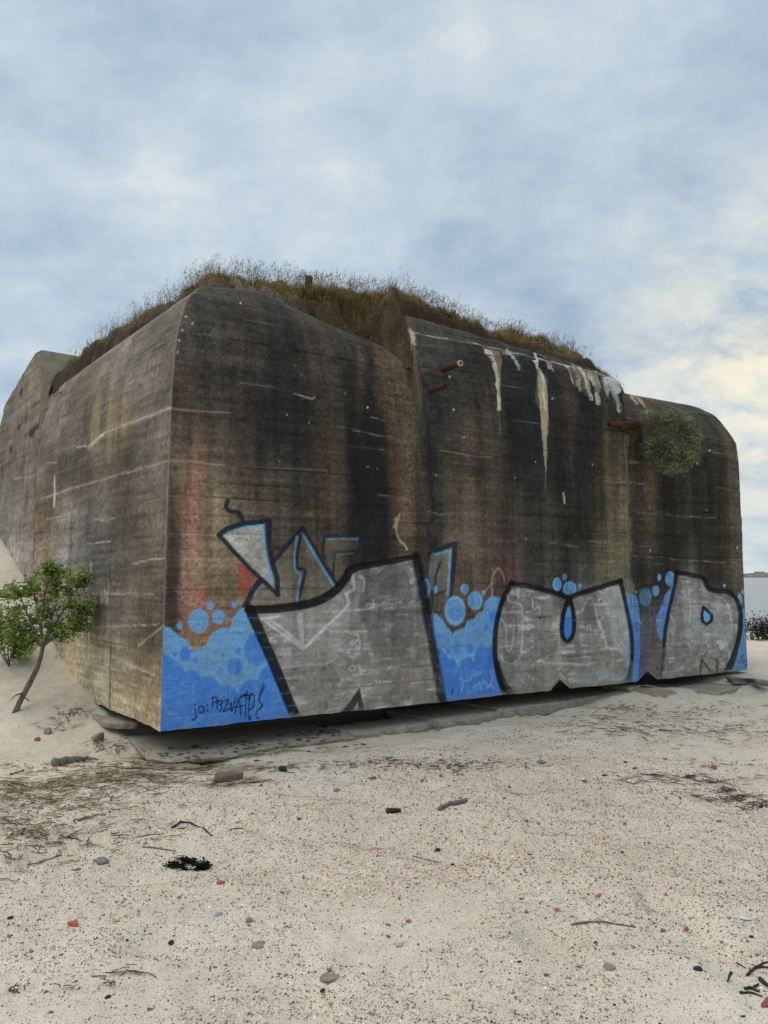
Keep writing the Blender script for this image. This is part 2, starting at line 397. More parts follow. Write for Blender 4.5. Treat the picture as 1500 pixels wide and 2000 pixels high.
# right face grid
NW, NV = 800, 430
a = np.linspace(0, 1, NW); I0, Z0, Tt = surf(stations, a * TL, NV)
I_, Z_ = I0, Z0
def relief(s, z, seed, boards=True):
    """formwork-board relief: returns outward displacement, groove mask, light-seam mask"""
    nz = VNoise(seed); rg = np.random.default_rng(seed)
    zz_ = z + 0.012 * (nz(s * 0.6, z * 0 + 2) - 0.5) * 2 + 0.004 * nz(s * 6, z * 0 + 5)
    edges = [-0.2]
    while edges[-1] < 5.6: edges.append(edges[-1] + rg.choice([0.09, 0.11, 0.13, 0.15, 0.17]))
    edges = np.array(edges); k = np.searchsorted(edges, zz_) - 1; k = np.clip(k, 0, len(edges) - 2)
    dlo = zz_ - edges[k]; dhi = edges[k + 1] - zz_; dmin = np.minimum(dlo, dhi); kk = np.where(dlo < dhi, k, k + 1)
    seg = rg.uniform(1.6, 3.6, len(edges) + 1); ph = rg.uniform(0, 5, len(edges) + 1)
    si = np.floor((s + ph[k]) / seg[k]); fr = ((s + ph[k]) / seg[k] - si) * seg[k]
    hb = np.sin(k * 12.9898 + si * 78.233) * 43758.5453; hb = hb - np.floor(hb)
    disp = (hb - 0.5) * 0.008
    gmask = 0.2 + 0.8 * sm(0.50, 0.74, nz.fbm(s * 0.9 + kk * 7.7, kk * 3.1, 3)); lmask = sm(0.66, 0.76, nz.fbm(s * 1.6 + kk * 5.2 + 50, kk * 1.7, 4))
    line = 1 - sm(0.0, 0.004 + 0.010 * nz(s * 7, z * 5 + 3), dmin)
    vj = (1 - sm(0.0, 0.010, np.minimum(fr, seg[k] - fr))) * (sm(0.4, 0.6, nz(k * 3.3, si * 2.1)))
    groove = np.maximum(line * gmask, vj * 0.35)
    light = (1 - sm(0.0, 0.013, dmin)) * lmask * (0.5 + 0.5 * nz(s * 30, z * 30))
    disp = disp - groove * 0.010 + light * 0.004 + (nz.fbm(s * 25, z * 25, 3) - 0.5) * 0.011 + (nz.fbm(s * 1.3, z * 1.3, 3) - 0.5) * 0.02
    return disp, groove, light, hb
dR, gR, lR, hbR = relief(Tt, Z_, 21)
# ragged, chipped lower edge with two broken notches
zb = np.full(NW, 0.0) + 0.02 * NZ.fbm(Tt[0] * 5, Tt[0] * 0 + 1, 4)
def notch(px, wdt, hgt_):
    P = onR(px, 1335); t_ = tu(P[0], P[1])[0]
    return np.clip(1 - np.abs(Tt[0] - t_) / wdt, 0, 1) * hgt_
zb += notch(1094, 0.17, 0.13) + notch(1264, 0.20, 0.13)
zb[:] = zb - zb[0] * 0 
edge_fall = np.clip((Z_ - KZ) / 0.5, 0, 1)
Zr = Z_ + zb[None, :] * (1 - edge_fall)
outn = -L / np.linalg.norm(L); 
nr = np.array([R[1], -R[0], 0]); nl = np.array([-L[1], L[0], 0])       # outward normals of the right and left faces
dRm = dR * sm(0.0, 0.05, Tt - I_)                                     # keep the arris clean
PR = C[None, None] * np.array([1, 1, 0]) + Tt[..., None] * R + I_[..., None] * L + Zr[..., None] * np.array([0, 0, 1.]) + dRm[..., None] * nr
# left face grid
NWL, NVL = 330, 300
aL = np.linspace(0, 1, NWL)
IL, ZL, Ul = surf([(0, PA0), (LU, PL1)], aL * LU, NVL)
dL, gL, lL, hbL = relief(Ul, ZL, 33)
dLm = dL * sm(0.0, 0.05, Ul - IL)
zbl = 0.03 * NZ.fbm(Ul[0] * 5 + 9, Ul[0] * 0 + 4, 4) * sm(0, 0.3, Ul[0]); ZLr = ZL + zbl[None] * (1 - np.clip((ZL - KZ) / 0.5, 0, 1))
ZLr[:, 0] = ZLr[:, 0] + 0
PLf = C[None, None] * np.array([1, 1, 0]) + Ul[..., None] * L + IL[..., None] * R + ZLr[..., None] * np.array([0, 0, 1.]) + dLm[..., None] * nl

# ------------------------------------------------------------------ wall colours: stains, then paint
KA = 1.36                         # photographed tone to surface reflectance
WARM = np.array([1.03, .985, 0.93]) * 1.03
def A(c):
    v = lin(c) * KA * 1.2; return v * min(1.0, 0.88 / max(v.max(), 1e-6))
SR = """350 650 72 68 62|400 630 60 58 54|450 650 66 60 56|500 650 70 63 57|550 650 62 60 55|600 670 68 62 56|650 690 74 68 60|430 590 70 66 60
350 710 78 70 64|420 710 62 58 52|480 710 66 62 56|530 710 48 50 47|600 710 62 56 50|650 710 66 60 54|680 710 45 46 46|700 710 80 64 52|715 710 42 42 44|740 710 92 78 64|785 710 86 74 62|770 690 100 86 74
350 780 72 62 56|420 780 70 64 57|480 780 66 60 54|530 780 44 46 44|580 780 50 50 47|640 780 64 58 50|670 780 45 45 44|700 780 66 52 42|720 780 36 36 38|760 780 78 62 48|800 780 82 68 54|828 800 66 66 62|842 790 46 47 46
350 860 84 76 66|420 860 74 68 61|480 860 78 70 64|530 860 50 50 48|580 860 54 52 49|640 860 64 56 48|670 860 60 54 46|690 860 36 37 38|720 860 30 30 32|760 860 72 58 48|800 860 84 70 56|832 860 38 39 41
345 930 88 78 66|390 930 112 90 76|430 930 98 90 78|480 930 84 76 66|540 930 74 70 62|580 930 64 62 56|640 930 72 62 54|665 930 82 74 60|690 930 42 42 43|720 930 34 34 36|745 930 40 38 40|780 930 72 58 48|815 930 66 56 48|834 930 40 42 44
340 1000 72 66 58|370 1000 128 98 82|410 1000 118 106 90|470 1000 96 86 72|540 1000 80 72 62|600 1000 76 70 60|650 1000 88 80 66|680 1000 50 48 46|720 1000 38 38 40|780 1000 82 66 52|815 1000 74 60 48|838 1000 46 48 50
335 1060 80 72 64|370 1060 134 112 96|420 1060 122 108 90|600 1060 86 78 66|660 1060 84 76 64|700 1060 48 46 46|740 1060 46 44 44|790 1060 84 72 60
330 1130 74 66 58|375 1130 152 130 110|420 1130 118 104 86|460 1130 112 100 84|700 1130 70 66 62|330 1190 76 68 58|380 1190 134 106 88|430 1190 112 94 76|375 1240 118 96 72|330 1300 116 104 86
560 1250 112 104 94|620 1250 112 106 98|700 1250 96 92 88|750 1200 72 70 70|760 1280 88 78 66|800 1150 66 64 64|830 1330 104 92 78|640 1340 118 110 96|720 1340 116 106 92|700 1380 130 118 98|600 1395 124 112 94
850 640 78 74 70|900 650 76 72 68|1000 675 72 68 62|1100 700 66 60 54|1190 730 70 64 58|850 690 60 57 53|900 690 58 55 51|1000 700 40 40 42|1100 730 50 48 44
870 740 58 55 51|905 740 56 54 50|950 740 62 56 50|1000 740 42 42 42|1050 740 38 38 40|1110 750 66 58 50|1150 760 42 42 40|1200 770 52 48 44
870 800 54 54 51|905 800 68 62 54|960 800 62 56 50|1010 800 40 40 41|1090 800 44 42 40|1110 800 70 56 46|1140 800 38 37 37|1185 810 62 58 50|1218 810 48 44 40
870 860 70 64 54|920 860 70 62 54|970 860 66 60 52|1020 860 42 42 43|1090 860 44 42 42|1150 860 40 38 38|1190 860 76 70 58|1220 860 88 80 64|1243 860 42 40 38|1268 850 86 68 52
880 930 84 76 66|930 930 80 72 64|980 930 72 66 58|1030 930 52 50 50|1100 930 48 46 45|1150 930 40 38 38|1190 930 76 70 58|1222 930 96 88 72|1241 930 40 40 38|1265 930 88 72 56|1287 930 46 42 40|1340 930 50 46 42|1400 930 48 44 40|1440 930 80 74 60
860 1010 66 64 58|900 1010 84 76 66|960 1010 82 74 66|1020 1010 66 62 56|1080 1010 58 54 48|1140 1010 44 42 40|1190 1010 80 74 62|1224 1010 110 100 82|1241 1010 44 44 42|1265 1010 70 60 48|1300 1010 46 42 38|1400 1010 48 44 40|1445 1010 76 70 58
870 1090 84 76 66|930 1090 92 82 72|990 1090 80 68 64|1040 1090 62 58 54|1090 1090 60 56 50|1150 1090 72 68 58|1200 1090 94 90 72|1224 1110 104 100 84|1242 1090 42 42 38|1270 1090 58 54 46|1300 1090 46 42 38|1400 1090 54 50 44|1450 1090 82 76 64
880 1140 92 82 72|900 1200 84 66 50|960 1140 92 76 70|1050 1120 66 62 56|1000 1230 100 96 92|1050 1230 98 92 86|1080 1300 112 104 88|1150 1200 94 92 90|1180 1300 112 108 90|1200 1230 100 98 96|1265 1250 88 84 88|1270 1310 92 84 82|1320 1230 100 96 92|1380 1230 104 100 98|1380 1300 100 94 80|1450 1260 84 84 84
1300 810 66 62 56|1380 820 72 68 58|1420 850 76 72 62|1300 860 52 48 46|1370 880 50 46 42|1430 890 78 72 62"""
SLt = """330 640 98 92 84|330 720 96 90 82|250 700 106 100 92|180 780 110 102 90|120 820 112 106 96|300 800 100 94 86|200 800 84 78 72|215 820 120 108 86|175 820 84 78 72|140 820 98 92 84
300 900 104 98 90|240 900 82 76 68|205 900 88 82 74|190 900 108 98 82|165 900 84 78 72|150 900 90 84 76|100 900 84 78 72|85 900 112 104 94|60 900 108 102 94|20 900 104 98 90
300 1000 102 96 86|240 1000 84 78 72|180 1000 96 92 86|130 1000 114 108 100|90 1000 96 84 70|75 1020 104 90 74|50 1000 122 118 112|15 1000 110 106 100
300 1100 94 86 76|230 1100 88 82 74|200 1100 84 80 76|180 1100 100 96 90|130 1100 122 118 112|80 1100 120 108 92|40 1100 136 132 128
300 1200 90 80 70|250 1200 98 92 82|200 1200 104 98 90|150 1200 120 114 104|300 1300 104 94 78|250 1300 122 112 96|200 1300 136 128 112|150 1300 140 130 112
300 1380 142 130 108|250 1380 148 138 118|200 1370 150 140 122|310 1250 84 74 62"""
def parse(s): return np.array([[float(v) for v in q.split()] for l in s.split('\n') for q in l.split('|') if q.strip()])
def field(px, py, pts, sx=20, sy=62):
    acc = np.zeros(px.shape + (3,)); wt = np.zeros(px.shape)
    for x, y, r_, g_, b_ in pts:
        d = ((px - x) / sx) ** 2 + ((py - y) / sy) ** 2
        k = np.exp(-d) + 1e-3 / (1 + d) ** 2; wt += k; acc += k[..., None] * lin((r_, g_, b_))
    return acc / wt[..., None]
class Canvas:
    def __init__(s, P, stn_s, z, pts, groove, light, hb, seed, streak=1.0):
        s.shape = P.shape[:2]; s.px, s.py = proj(P); s.s = stn_s; s.z = z; nz = VNoise(seed)
        # evaluate the stain field in wall space, wobbled so that its edges run irregularly
        wob = (nz.fbm(stn_s * 3, z * 0.8, 4) - .5) * 26
        if streak < 1:
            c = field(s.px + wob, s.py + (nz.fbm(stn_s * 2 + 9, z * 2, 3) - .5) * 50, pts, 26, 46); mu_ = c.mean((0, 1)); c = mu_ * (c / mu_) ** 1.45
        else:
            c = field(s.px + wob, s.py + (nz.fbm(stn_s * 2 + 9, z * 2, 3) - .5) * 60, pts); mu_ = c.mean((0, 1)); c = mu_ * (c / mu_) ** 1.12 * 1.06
        st = nz.fbm(stn_s * 8, z * 0.35, 5); st2 = nz.fbm(stn_s * 30 + 7, z * 0.9, 3)
        c = c * (1 + streak * ((st - .5) * 0.95 + (st2 - .5) * 0.3))[..., None]
        bl = nz.fbm(stn_s * 3.3 + 3, z * 4.2, 5); c = c * (1 + (bl - .5) * 1.0)[..., None]; gr_ = nz.fbm(stn_s * 38 + 3, z * 38, 3); c = c * (1 + (gr_ - .5) * 1.1)[..., None]
        horiz = nz.fbm(stn_s * 1.6, z * 30, 4); c = c * (1 + (horiz - .5) * (0.95 if streak < 1 else 0.85))[..., None]
        c = c * (0.92 + 0.16 * hb)[..., None]
        sp = nz(stn_s * 70, z * 70) * nz(stn_s * 45 + 5, z * 45); 
        s.c = np.clip(c * KA * WARM, 0.008, 0.8)
        gs = (np.random.default_rng(seed + 50).random(z.shape) > .985) * np.random.default_rng(seed + 51).random(z.shape) * .6 * sm(.35, .6, nz.fbm(stn_s * 1.1 + 20, z * 1.1, 3))
        s.c = s.c * (1 - gs[..., None]) + np.array([.30, .27, .21]) * gs[..., None]
        lm = (light * 0.55)[..., None]; s.c = s.c * (1 - lm) + np.array([.34, .30, .23]) * lm
        s.c *= (1 - 0.45 * groove)[..., None]
        s.groove = groove; s.nz = nz; s.lab = np.zeros(s.shape, int)
        s.wob = 0.0; s.wx = (nz.fbm(stn_s * 11 + 2, z * 6, 3) - .5) * 2; s.wy = (nz.fbm(stn_s * 6 + 8, z * 14 + 3, 3) - .5) * 2
        s.wear = nz.fbm(stn_s * 8, z * 14, 5); s.fine = nz.fbm(stn_s * 60, z * 60, 2)
    def box(s, pts, pad):
        p = np.asarray(pts, float); q = (s.px > p[:, 0].min() - pad) & (s.px < p[:, 0].max() + pad) & (s.py > p[:, 1].min() - pad) & (s.py < p[:, 1].max() + pad)
        return np.nonzero(q)
    def dist(s, idx, pts):
        x = s.px[idx] + s.wob * s.wx[idx]; y = s.py[idx] + s.wob * s.wy[idx]; d = np.full(x.shape, 1e9)
        for (x0, y0), (x1, y1) in zip(pts[:-1], pts[1:]):
            vx, vy = x1 - x0, y1 - y0; l2 = vx * vx + vy * vy + 1e-9
            k = np.clip(((x - x0) * vx + (y - y0) * vy) / l2, 0, 1)
            d = np.minimum(d, np.hypot(x - x0 - k * vx, y - y0 - k * vy))
        return d
    def put(s, idx, al, col, lab=None, raw=False):
        if not raw: al = al * (1 - 0.55 * s.groove[idx])
        al = np.clip(al, 0, 1)[..., None]; col = np.asarray(col)
        s.c[idx] = s.c[idx] * (1 - al) + col * al
        if lab is not None:
            sel = al[..., 0] > 0.4; s.lab[idx[0][sel], idx[1][sel]] = lab
    def stroke(s, pts, wd, col, al=0.95, lab=None, soft=1.6, wear=0.0, taper=None):
        pts = smooth_line(pts) if taper is None or taper != 'raw' else pts
        idx = s.box(pts, wd + 5); d = s.dist(idx, pts)
        k = 1 - sm(wd / 2 - soft * 0.5, wd / 2 + soft, d)
        if wear: k = k * (1 - wear * sm(0.42, 0.62, s.wear[idx])) 
        s.put(idx, k * al, A(col), lab)
    def hard(s, pts, wd, col, al=0.95, lab=None, soft=1.6, wear=0.0):
        idx = s.box(pts, wd + 5); d = s.dist(idx, pts); k = 1 - sm(wd / 2 - soft * 0.5, wd / 2 + soft, d)
        if wear: k = k * (1 - wear * sm(0.42, 0.62, s.wear[idx]))
        s.put(idx, k * al, A(col), lab)
    def poly(s, pts, col, al=0.95, lab=None, soft=1.5, wear=0.0, fine=0.0):
        pts = list(pts); idx = s.box(pts, 4); x = s.px[idx]; y = s.py[idx]; ins = np.zeros(x.shape, bool); cl = pts + [pts[0]]
        for (x0, y0), (x1, y1) in zip(cl[:-1], cl[1:]):
            if y0 == y1: continue
            ins ^= ((y0 > y) != (y1 > y)) & (x < (x1 - x0) * (y - y0) / (y1 - y0) + x0)
        d = s.dist(idx, cl); d = np.where(ins, -d, d)
        k = 1 - sm(-soft * .5, soft, d)
        if wear: k = k * (1 - wear * sm(0.38, 0.66, s.wear[idx]))
        if fine: k = k * (1 - fine * sm(0.4, 0.62, s.fine[idx]))
        s.put(idx, k * al, A(col), lab)
    def ell(s, cx, cy, rx, ry, col, al=0.95, lab=None, wear=0.0, soft=0.12, ring=None):
        idx = s.box([(cx - rx, cy - ry), (cx + rx, cy + ry)], 4); q = np.hypot((s.px[idx] - cx) / rx, (s.py[idx] - cy) / ry)
        soft = max(soft, 1.5 / min(rx, ry))
        k = 1 - sm(1 - soft * .5, 1 + soft * .5, q)
        if wear: k = k * (1 - wear * sm(0.40, 0.66, s.wear[idx]))
        s.put(idx, k * al, A(col), lab)
        if ring:
            rk = np.exp(-((q - 0.9) / 0.13) ** 2) * 0.7; s.put(idx, rk, A(ring), lab)
    def spray(s, cx, cy, rx, ry, col, al=0.5):
        idx = s.box([(cx - rx * 2, cy - ry * 2), (cx + rx * 2, cy + ry * 2)], 2)
        q = ((s.px[idx] - cx) / rx) ** 2 + ((s.py[idx] - cy) / ry) ** 2
        k = np.exp(-q) * sm(0.38, 0.6, s.fine[idx]); s.put(idx, k * al, A(col))
def smooth_line(p, it=2):
    p = [tuple(map(float, q)) for q in p]
    if len(p) < 3: return p
    for _ in range(it):
        q = [p[0]]
        for a_, b_ in zip(p[:-1], p[1:]):
            q += [(a_[0] * .75 + b_[0] * .25, a_[1] * .75 + b_[1] * .25), (a_[0] * .25 + b_[0] * .75, a_[1] * .25 + b_[1] * .75)]
        q.append(p[-1]); p = q
    return p

K = Canvas(PR, Tt, Z_, parse(SR), gR, lR, hbR, 5)
BLACK = (15, 16, 18); NAVY = (30, 35, 47); LB = (112, 170, 218); MB = (72, 128, 196); DB = (58, 112, 190); CY = (92, 160, 198); HL = (140, 192, 228)
# mineral-speckled patches
for cx, cy, rx, ry in ((770, 740, 40, 70), (375, 1090, 22, 110), (800, 900, 16, 110), (1268, 960, 12, 70), (380, 1240, 30, 30), (890, 1090, 30, 60)):
    idx = K.box([(cx - rx * 2, cy - ry * 2), (cx + rx * 2, cy + ry * 2)], 2)
    q = ((K.px[idx] - cx) / rx) ** 2 + ((K.py[idx] - cy) / ry) ** 2
    K.put(idx, np.exp(-q) * sm(0.56, 0.68, K.fine[idx]) * 0.4, A((140, 124, 98)))
# long pale cracks and lime runs
WL = (150, 140, 118)
K.wob = 16
DK = (26, 25, 26)
for p, w_, al in (([(688, 676), (690, 760), (686, 860)], 12, .65), ([(716, 684), (722, 760), (720, 860)], 15, .75), ([(722, 850), (724, 940), (722, 1075)], 60, .78), ([(700, 880), (702, 980), (704, 1060)], 20, .5), ([(560, 700), (566, 780), (572, 880)], 62, .5), ([(530, 690), (534, 760)], 22, .4), ([(588, 870), (600, 960)], 40, .22),
                  ([(822, 730), (834, 800), (840, 920), (845, 1080)], 10, .7), ([(680, 1080), (740, 1085)], 30, .5), ([(870, 700), (990, 712)], 40, .25), ([(985, 706), (1090, 740)], 46, .6), ([(1030, 720), (1034, 800), (1030, 900)], 42, .55), ([(1092, 740), (1086, 860), (1090, 960)], 34, .4), ([(1150, 770), (1152, 880), (1146, 1010)], 40, .6), ([(1214, 770), (1218, 860)], 14, .5),
                  ([(1243, 860), (1242, 980), (1242, 1140)], 13, .8), ([(1300, 880), (1298, 1000), (1296, 1140)], 26, .55), ([(1380, 900), (1385, 1050)], 90, .3), ([(338, 1030), (336, 1110), (334, 1220)], 16, .55), ([(352, 1050), (350, 1200)], 10, .4), ([(765, 1060), (775, 1130)], 40, .3), ([(870, 770), (880, 830)], 50, .3)):
    K.stroke(p, w_, DK, al * (.62 if p[0][0] > 850 else .9), soft=max(5, w_ * .45), wear=.35)
K.wob = 2.5
K.stroke([(330, 797), (350, 800), (400, 803), (450, 806)], 2.2, WL, .5); K.stroke([(326, 899), (345, 899), (380, 903), (440, 908)], 3.5, (136, 122, 98), .8)
K.stroke([(440, 908), (520, 914), (640, 920)], 2, (110, 100, 84), .45)
K.stroke([(575, 770), (600, 776), (612, 780), (616, 775)], 2, WL, .7)
K.stroke([(780, 1005), (775, 1022), (773, 1040), (783, 1058), (796, 1074)], 2.5, (176, 168, 148), .8, wear=.4)
K.stroke([(774, 1012), (770, 1030)], 3, (176, 168, 148), .6)
for p in ([(726, 815), (770, 822)], [(690, 840), (780, 856)], [(735, 965), (800, 975)], [(680, 870), (760, 880)], [(1050, 690), (1100, 712)], [(1180, 940), (1260, 945)], [(1210, 895), (1330, 915)], [(1140, 1055), (1230, 1062)], [(1070, 1058), (1200, 1078)],
          [(1250, 1000), (1400, 1012)], [(1230, 1085), (1440, 1100)], [(1200, 900), (1260, 903)], [(1340, 870), (1440, 890)], [(330, 1085), (450, 1088)], [(345, 965), (440, 972)], [(835, 1000), (880, 1004)], [(860, 880), (960, 893)], [(905, 1180), (960, 1180)]):
    K.hard([p[0], ((p[0][0] + p[1][0]) / 2, (p[0][1] + p[1][1]) / 2 + 1.5), p[1]], 1.5, (138, 126, 104), .5, wear=.85)
for p in ([(385, 775), (500, 792), (640, 815)], [(820, 725), (860, 735), (1000, 760)], [(890, 785), (1000, 800), (1120, 815)], [(1100, 825), (1180, 838), (1225, 845)], [(1340, 862), (1400, 872), (1445, 880)], [(330, 965), (440, 972), (640, 990)],
          [(450, 1252), (560, 1262)], [(960, 1245), (1090, 1240)], [(320, 1360), (560, 1330)], [(560, 1215), (700, 1210), (820, 1212)], [(870, 1243), (965, 1240)], [(1240, 1182), (1300, 1180)]):
    K.hard(p, 1.6, (30, 27, 24), .75, wear=.4)
# lime streaks below the roof edge
CR = (170, 160, 140); TAN = (132, 110, 82); WH = (196, 190, 176)
K.hard([(800, 648), (860, 660), (923, 670), (1000, 688), (1100, 712), (1170, 730), (1222, 744)], 1.8, CR, .75, wear=.75)
K.stroke([(800, 645), (806, 655), (805, 668)], 8, WH, .8, wear=.5); K.stroke([(806, 670), (812, 720), (822, 790)], 7, (128, 112, 92), .6, wear=.3)
K.wob = 7
K.poly([(940, 676), (952, 682), (975, 686), (980, 700), (978, 730), (978, 800), (972, 800), (974, 760), (968, 730), (958, 702), (948, 688)], TAN, .85, wear=.2)
K.stroke([(950, 684), (962, 700), (971, 730), (975, 765), (976, 800)], 6, WH, .85, wear=.3); K.stroke([(976, 800), (976, 850)], 3, (110, 100, 84), .5)
K.stroke([(983, 688), (998, 690), (1010, 700), (1015, 722)], 6, (150, 150, 148), .7, wear=.5); K.stroke([(993, 684), (1005, 700)], 5, (150, 150, 148), .6, wear=.4)
K.stroke([(1042, 693), (1046, 702), (1052, 716)], 4, WH, .85, wear=.3)
K.poly([(1050, 716), (1056, 722), (1063, 735), (1068, 755), (1070, 780), (1070, 820), (1068, 860), (1067, 900), (1066, 925), (1063, 900), (1058, 840), (1053, 780), (1050, 745)], (158, 146, 120), .85, wear=.15)
K.stroke([(1056, 730), (1063, 770), (1066, 800)], 5, (204, 194, 170), .7, wear=.3); K.stroke([(1050, 720), (1047, 750), (1050, 780)], 4, (98, 84, 52), .5)
K.stroke([(1066, 925), (1066, 960)], 2, (110, 102, 88), .5)
for k in range(11):
    x0 = 1068 + k * 7.0 + (24 if k > 1 else 0); y0 = 704 + (x0 - 1068) * 0.265; ln = [12, 20, 30, 38, 44, 50, 56, 30, 62, 40, 30][k]
    K.stroke([(x0, y0), (x0 + ln * .22, y0 + ln * .45), (x0 + ln * .35, y0 + ln)], [3, 3, 3, 4, 5, 4, 7, 3, 6, 5, 4][k], [CR, CR, WH, TAN, CR, TAN, WH, TAN, WH, CR, WH][k], .7, wear=.55)
K.poly([(1178, 736), (1192, 737), (1214, 745), (1217, 760), (1213, 764), (1206, 768), (1210, 790), (1211, 806), (1205, 800), (1203, 785), (1194, 766), (1190, 760), (1187, 776), (1181, 762)], (190, 190, 184), .85, wear=.5)
K.wob = 4
K.stroke([(1100, 962), (1102, 972), (1103, 982)], 2.5, WH, .7)
K.stroke([(1238, 770), (1250, 780), (1258, 792), (1262, 804)], 5, (140, 122, 96), .8); K.stroke([(1232, 772), (1244, 786)], 4, (150, 140, 120), .7)
K.stroke([(1430, 845), (1438, 870), (1441, 900)], 3, (130, 118, 98), .6)
K.stroke([(1224, 850), (1226, 1000), (1228, 1110)], 7, (122, 112, 92), .45)
for k in range(45):                                                     # small lime spots and pits
    x = rng.uniform(340, 1440); y = rng.uniform(640, 1100); K.ell(x, y, rng.uniform(.8, 1.8), rng.uniform(.8, 2), (170, 164, 150) if rng.random() < .6 else (22, 20, 18), .75)
for x, y in ((353, 600), (363, 618), (376, 632), (350, 665), (470, 592), (356, 645), (347, 688), (718, 796), (878, 736), (811, 672), (886, 800), (1362, 905), (1380, 998), (1440, 1070), (1386, 880)): K.ell(x, y, 1.9, 2.2, (190, 186, 176), .7)
for x, y, w_, h_ in ((1374, 898, 9, 6), (1376, 911, 6, 9), (1384, 955, 3, 8), (1380, 1000, 12, 3), (1251, 1282, 5, 2), (1245, 1284, 3, 2)): K.ell(x, y, w_, h_, (16, 15, 15), .85, wear=.5)
K.stroke([(498, 945), (500, 960), (499, 975)], 3, (58, 34, 26), .7)

K.wob = 0.8
# --- older throw-up letters
def sil(pts, al, col=(136, 130, 120), lab=None): K.poly(pts, col, al, lab, wear=.45, fine=.3)
sil([(437, 1046), (475, 1030), (514, 1024), (519, 1080), (536, 1148), (500, 1120), (465, 1080)], .9, (190, 185, 176), 4)
K.poly([(437, 1046), (475, 1034), (512, 1030), (514, 1048)], (150, 140, 124), .4)
sil([(506, 1140), (535, 1100), (562, 1068), (592, 1036), (612, 1072), (640, 1116), (652, 1146), (600, 1174), (484, 1186)], .55, (122, 112, 98), 5)
sil([(636, 1050), (700, 1050), (700, 1075), (660, 1080), (656, 1120), (640, 1104)], .4, (118, 108, 94), 6)
K.poly([(458, 1098), (480, 1106), (504, 1132), (476, 1168), (466, 1140), (470, 1120)], (146, 58, 50), .8, 5, wear=.4)
K.stroke([(462, 1102), (474, 1112), (470, 1124), (480, 1138), (472, 1150)], 2, (176, 92, 80), .6)
K.poly([(534, 1072), (548, 1078), (540, 1092), (534, 1092)], (120, 44, 42), .6, wear=.5); K.poly([(616, 1052), (628, 1056), (630, 1090), (620, 1080)], (104, 40, 38), .5, wear=.5)
for cx, cy, rx, ry in ((890, 1120, 10, 40), (985, 1120, 20, 30)): K.spray(cx, cy, rx, ry, (96, 40, 42), .6)
K.stroke([(445.9, 977), (440.5, 990), (448, 999), (464, 999.5), (472.5, 1009), (474.7, 1024)], 8.5, NAVY, .95, 4)
V1 = [(427.7, 1045), (442.7, 1032.5), (474.7, 1022), (506.7, 1018.7), (524, 1016.5), (524.8, 1056), (532, 1098.7), (541.9, 1130.7), (543, 1161.6)]
V2 = [(543, 1161.6), (519.5, 1139), (485, 1107), (453, 1073), (427.7, 1045)]
K.hard(V1, 9, NAVY, .95, 4); K.hard(V2, 8, NAVY, .95, 4); K.hard([(506.7, 1018.7), (526, 1017), (524.8, 1056)], 9, NAVY, .95, 4)
K.stroke([(444, 1044), (470, 1031), (500, 1028), (513, 1028.5)], 4, CY, .85, 4, wear=.3); K.stroke([(513, 1028), (516, 1060), (522, 1096), (533, 1138)], 5, CY, .85, 4, wear=.3)
K.stroke([(478, 1186), (491.7, 1158), (508, 1135)], 11, NAVY, .95, 5); K.stroke([(497, 1162), (507, 1148)], 4, CY, .6, 5, wear=.4)
K.hard([(532, 1100), (562, 1064.5), (591, 1031), (609, 1062.4), (634.7, 1107), (660, 1146)], 8, NAVY, .93, 5)
K.stroke([(587.7, 1045), (579, 1088), (580, 1112), (598.4, 1111.5), (592, 1137), (583.5, 1171)], 5, NAVY, .93, 5)
K.stroke([(580, 1047), (574, 1090), (577, 1118), (589, 1121), (582, 1147), (581, 1172)], 4, CY, .75, 5, wear=.35)
K.stroke([(593, 1045), (622, 1096.5), (654, 1147)], 4, CY, .75, 5, wear=.35)
K.hard([(632.5, 1098), (629, 1066.7), (634.7, 1047.5), (699, 1046.4)], 6.5, NAVY, .85, 6, wear=.3); K.hard([(637, 1053), (699, 1052)], 3, CY, .6, 6, wear=.5)
K.hard([(650.7, 1122), (652.8, 1079.5), (694, 1076)], 5, NAVY, .8, 6, wear=.35); K.hard([(658, 1084), (690, 1081)], 2.5, (120, 140, 146), .5, 6, wear=.5)
sil([(842, 1084), (884, 1070), (880, 1160), (846, 1160), (838, 1120)], .6, (130, 122, 108), 7)
K.hard([(838.7, 1082), (862.5, 1071), (888, 1062.5), (886, 1108), (879.5, 1166)], 9, NAVY, .93, 7, wear=.15)
K.hard([(845.5, 1084), (880, 1075.7), (874.4, 1164)], 4, CY, .8, 7, wear=.3)
K.stroke([(860, 1098), (855, 1112), (850.6, 1125), (849, 1145.4)], 4.5, (44, 46, 50), .9, 7); K.stroke([(843.8, 1157), (854, 1161), (868.5, 1154)], 4, (40, 42, 46), .9, 7)
K.stroke([(843.8, 1162), (844, 1180), (842, 1192)], 2, (40, 42, 46), .8, 7)
K.ell(851, 1151, 4, 8, LB, .8, 7); K.ell(832, 1149, 8, 19, MB, .8, 9, wear=.5, ring=LB); K.ell(846, 1112, 3, 14, (88, 104, 124), .6, 7)
# pink overspray
for cx, cy, rx, ry in ((395, 1195, 34, 24), (365, 1160, 20, 20), (445, 1215, 14, 16), (372, 1010, 14, 60)): K.spray(cx, cy, rx, ry, (196, 128, 128), .5)
for x, y, w_, h_ in ((378, 1160, 4, 5), (394, 1157, 6, 6), (392, 1172, 4, 5)): K.ell(x, y, w_, h_, (190, 84, 66), .8, wear=.5)
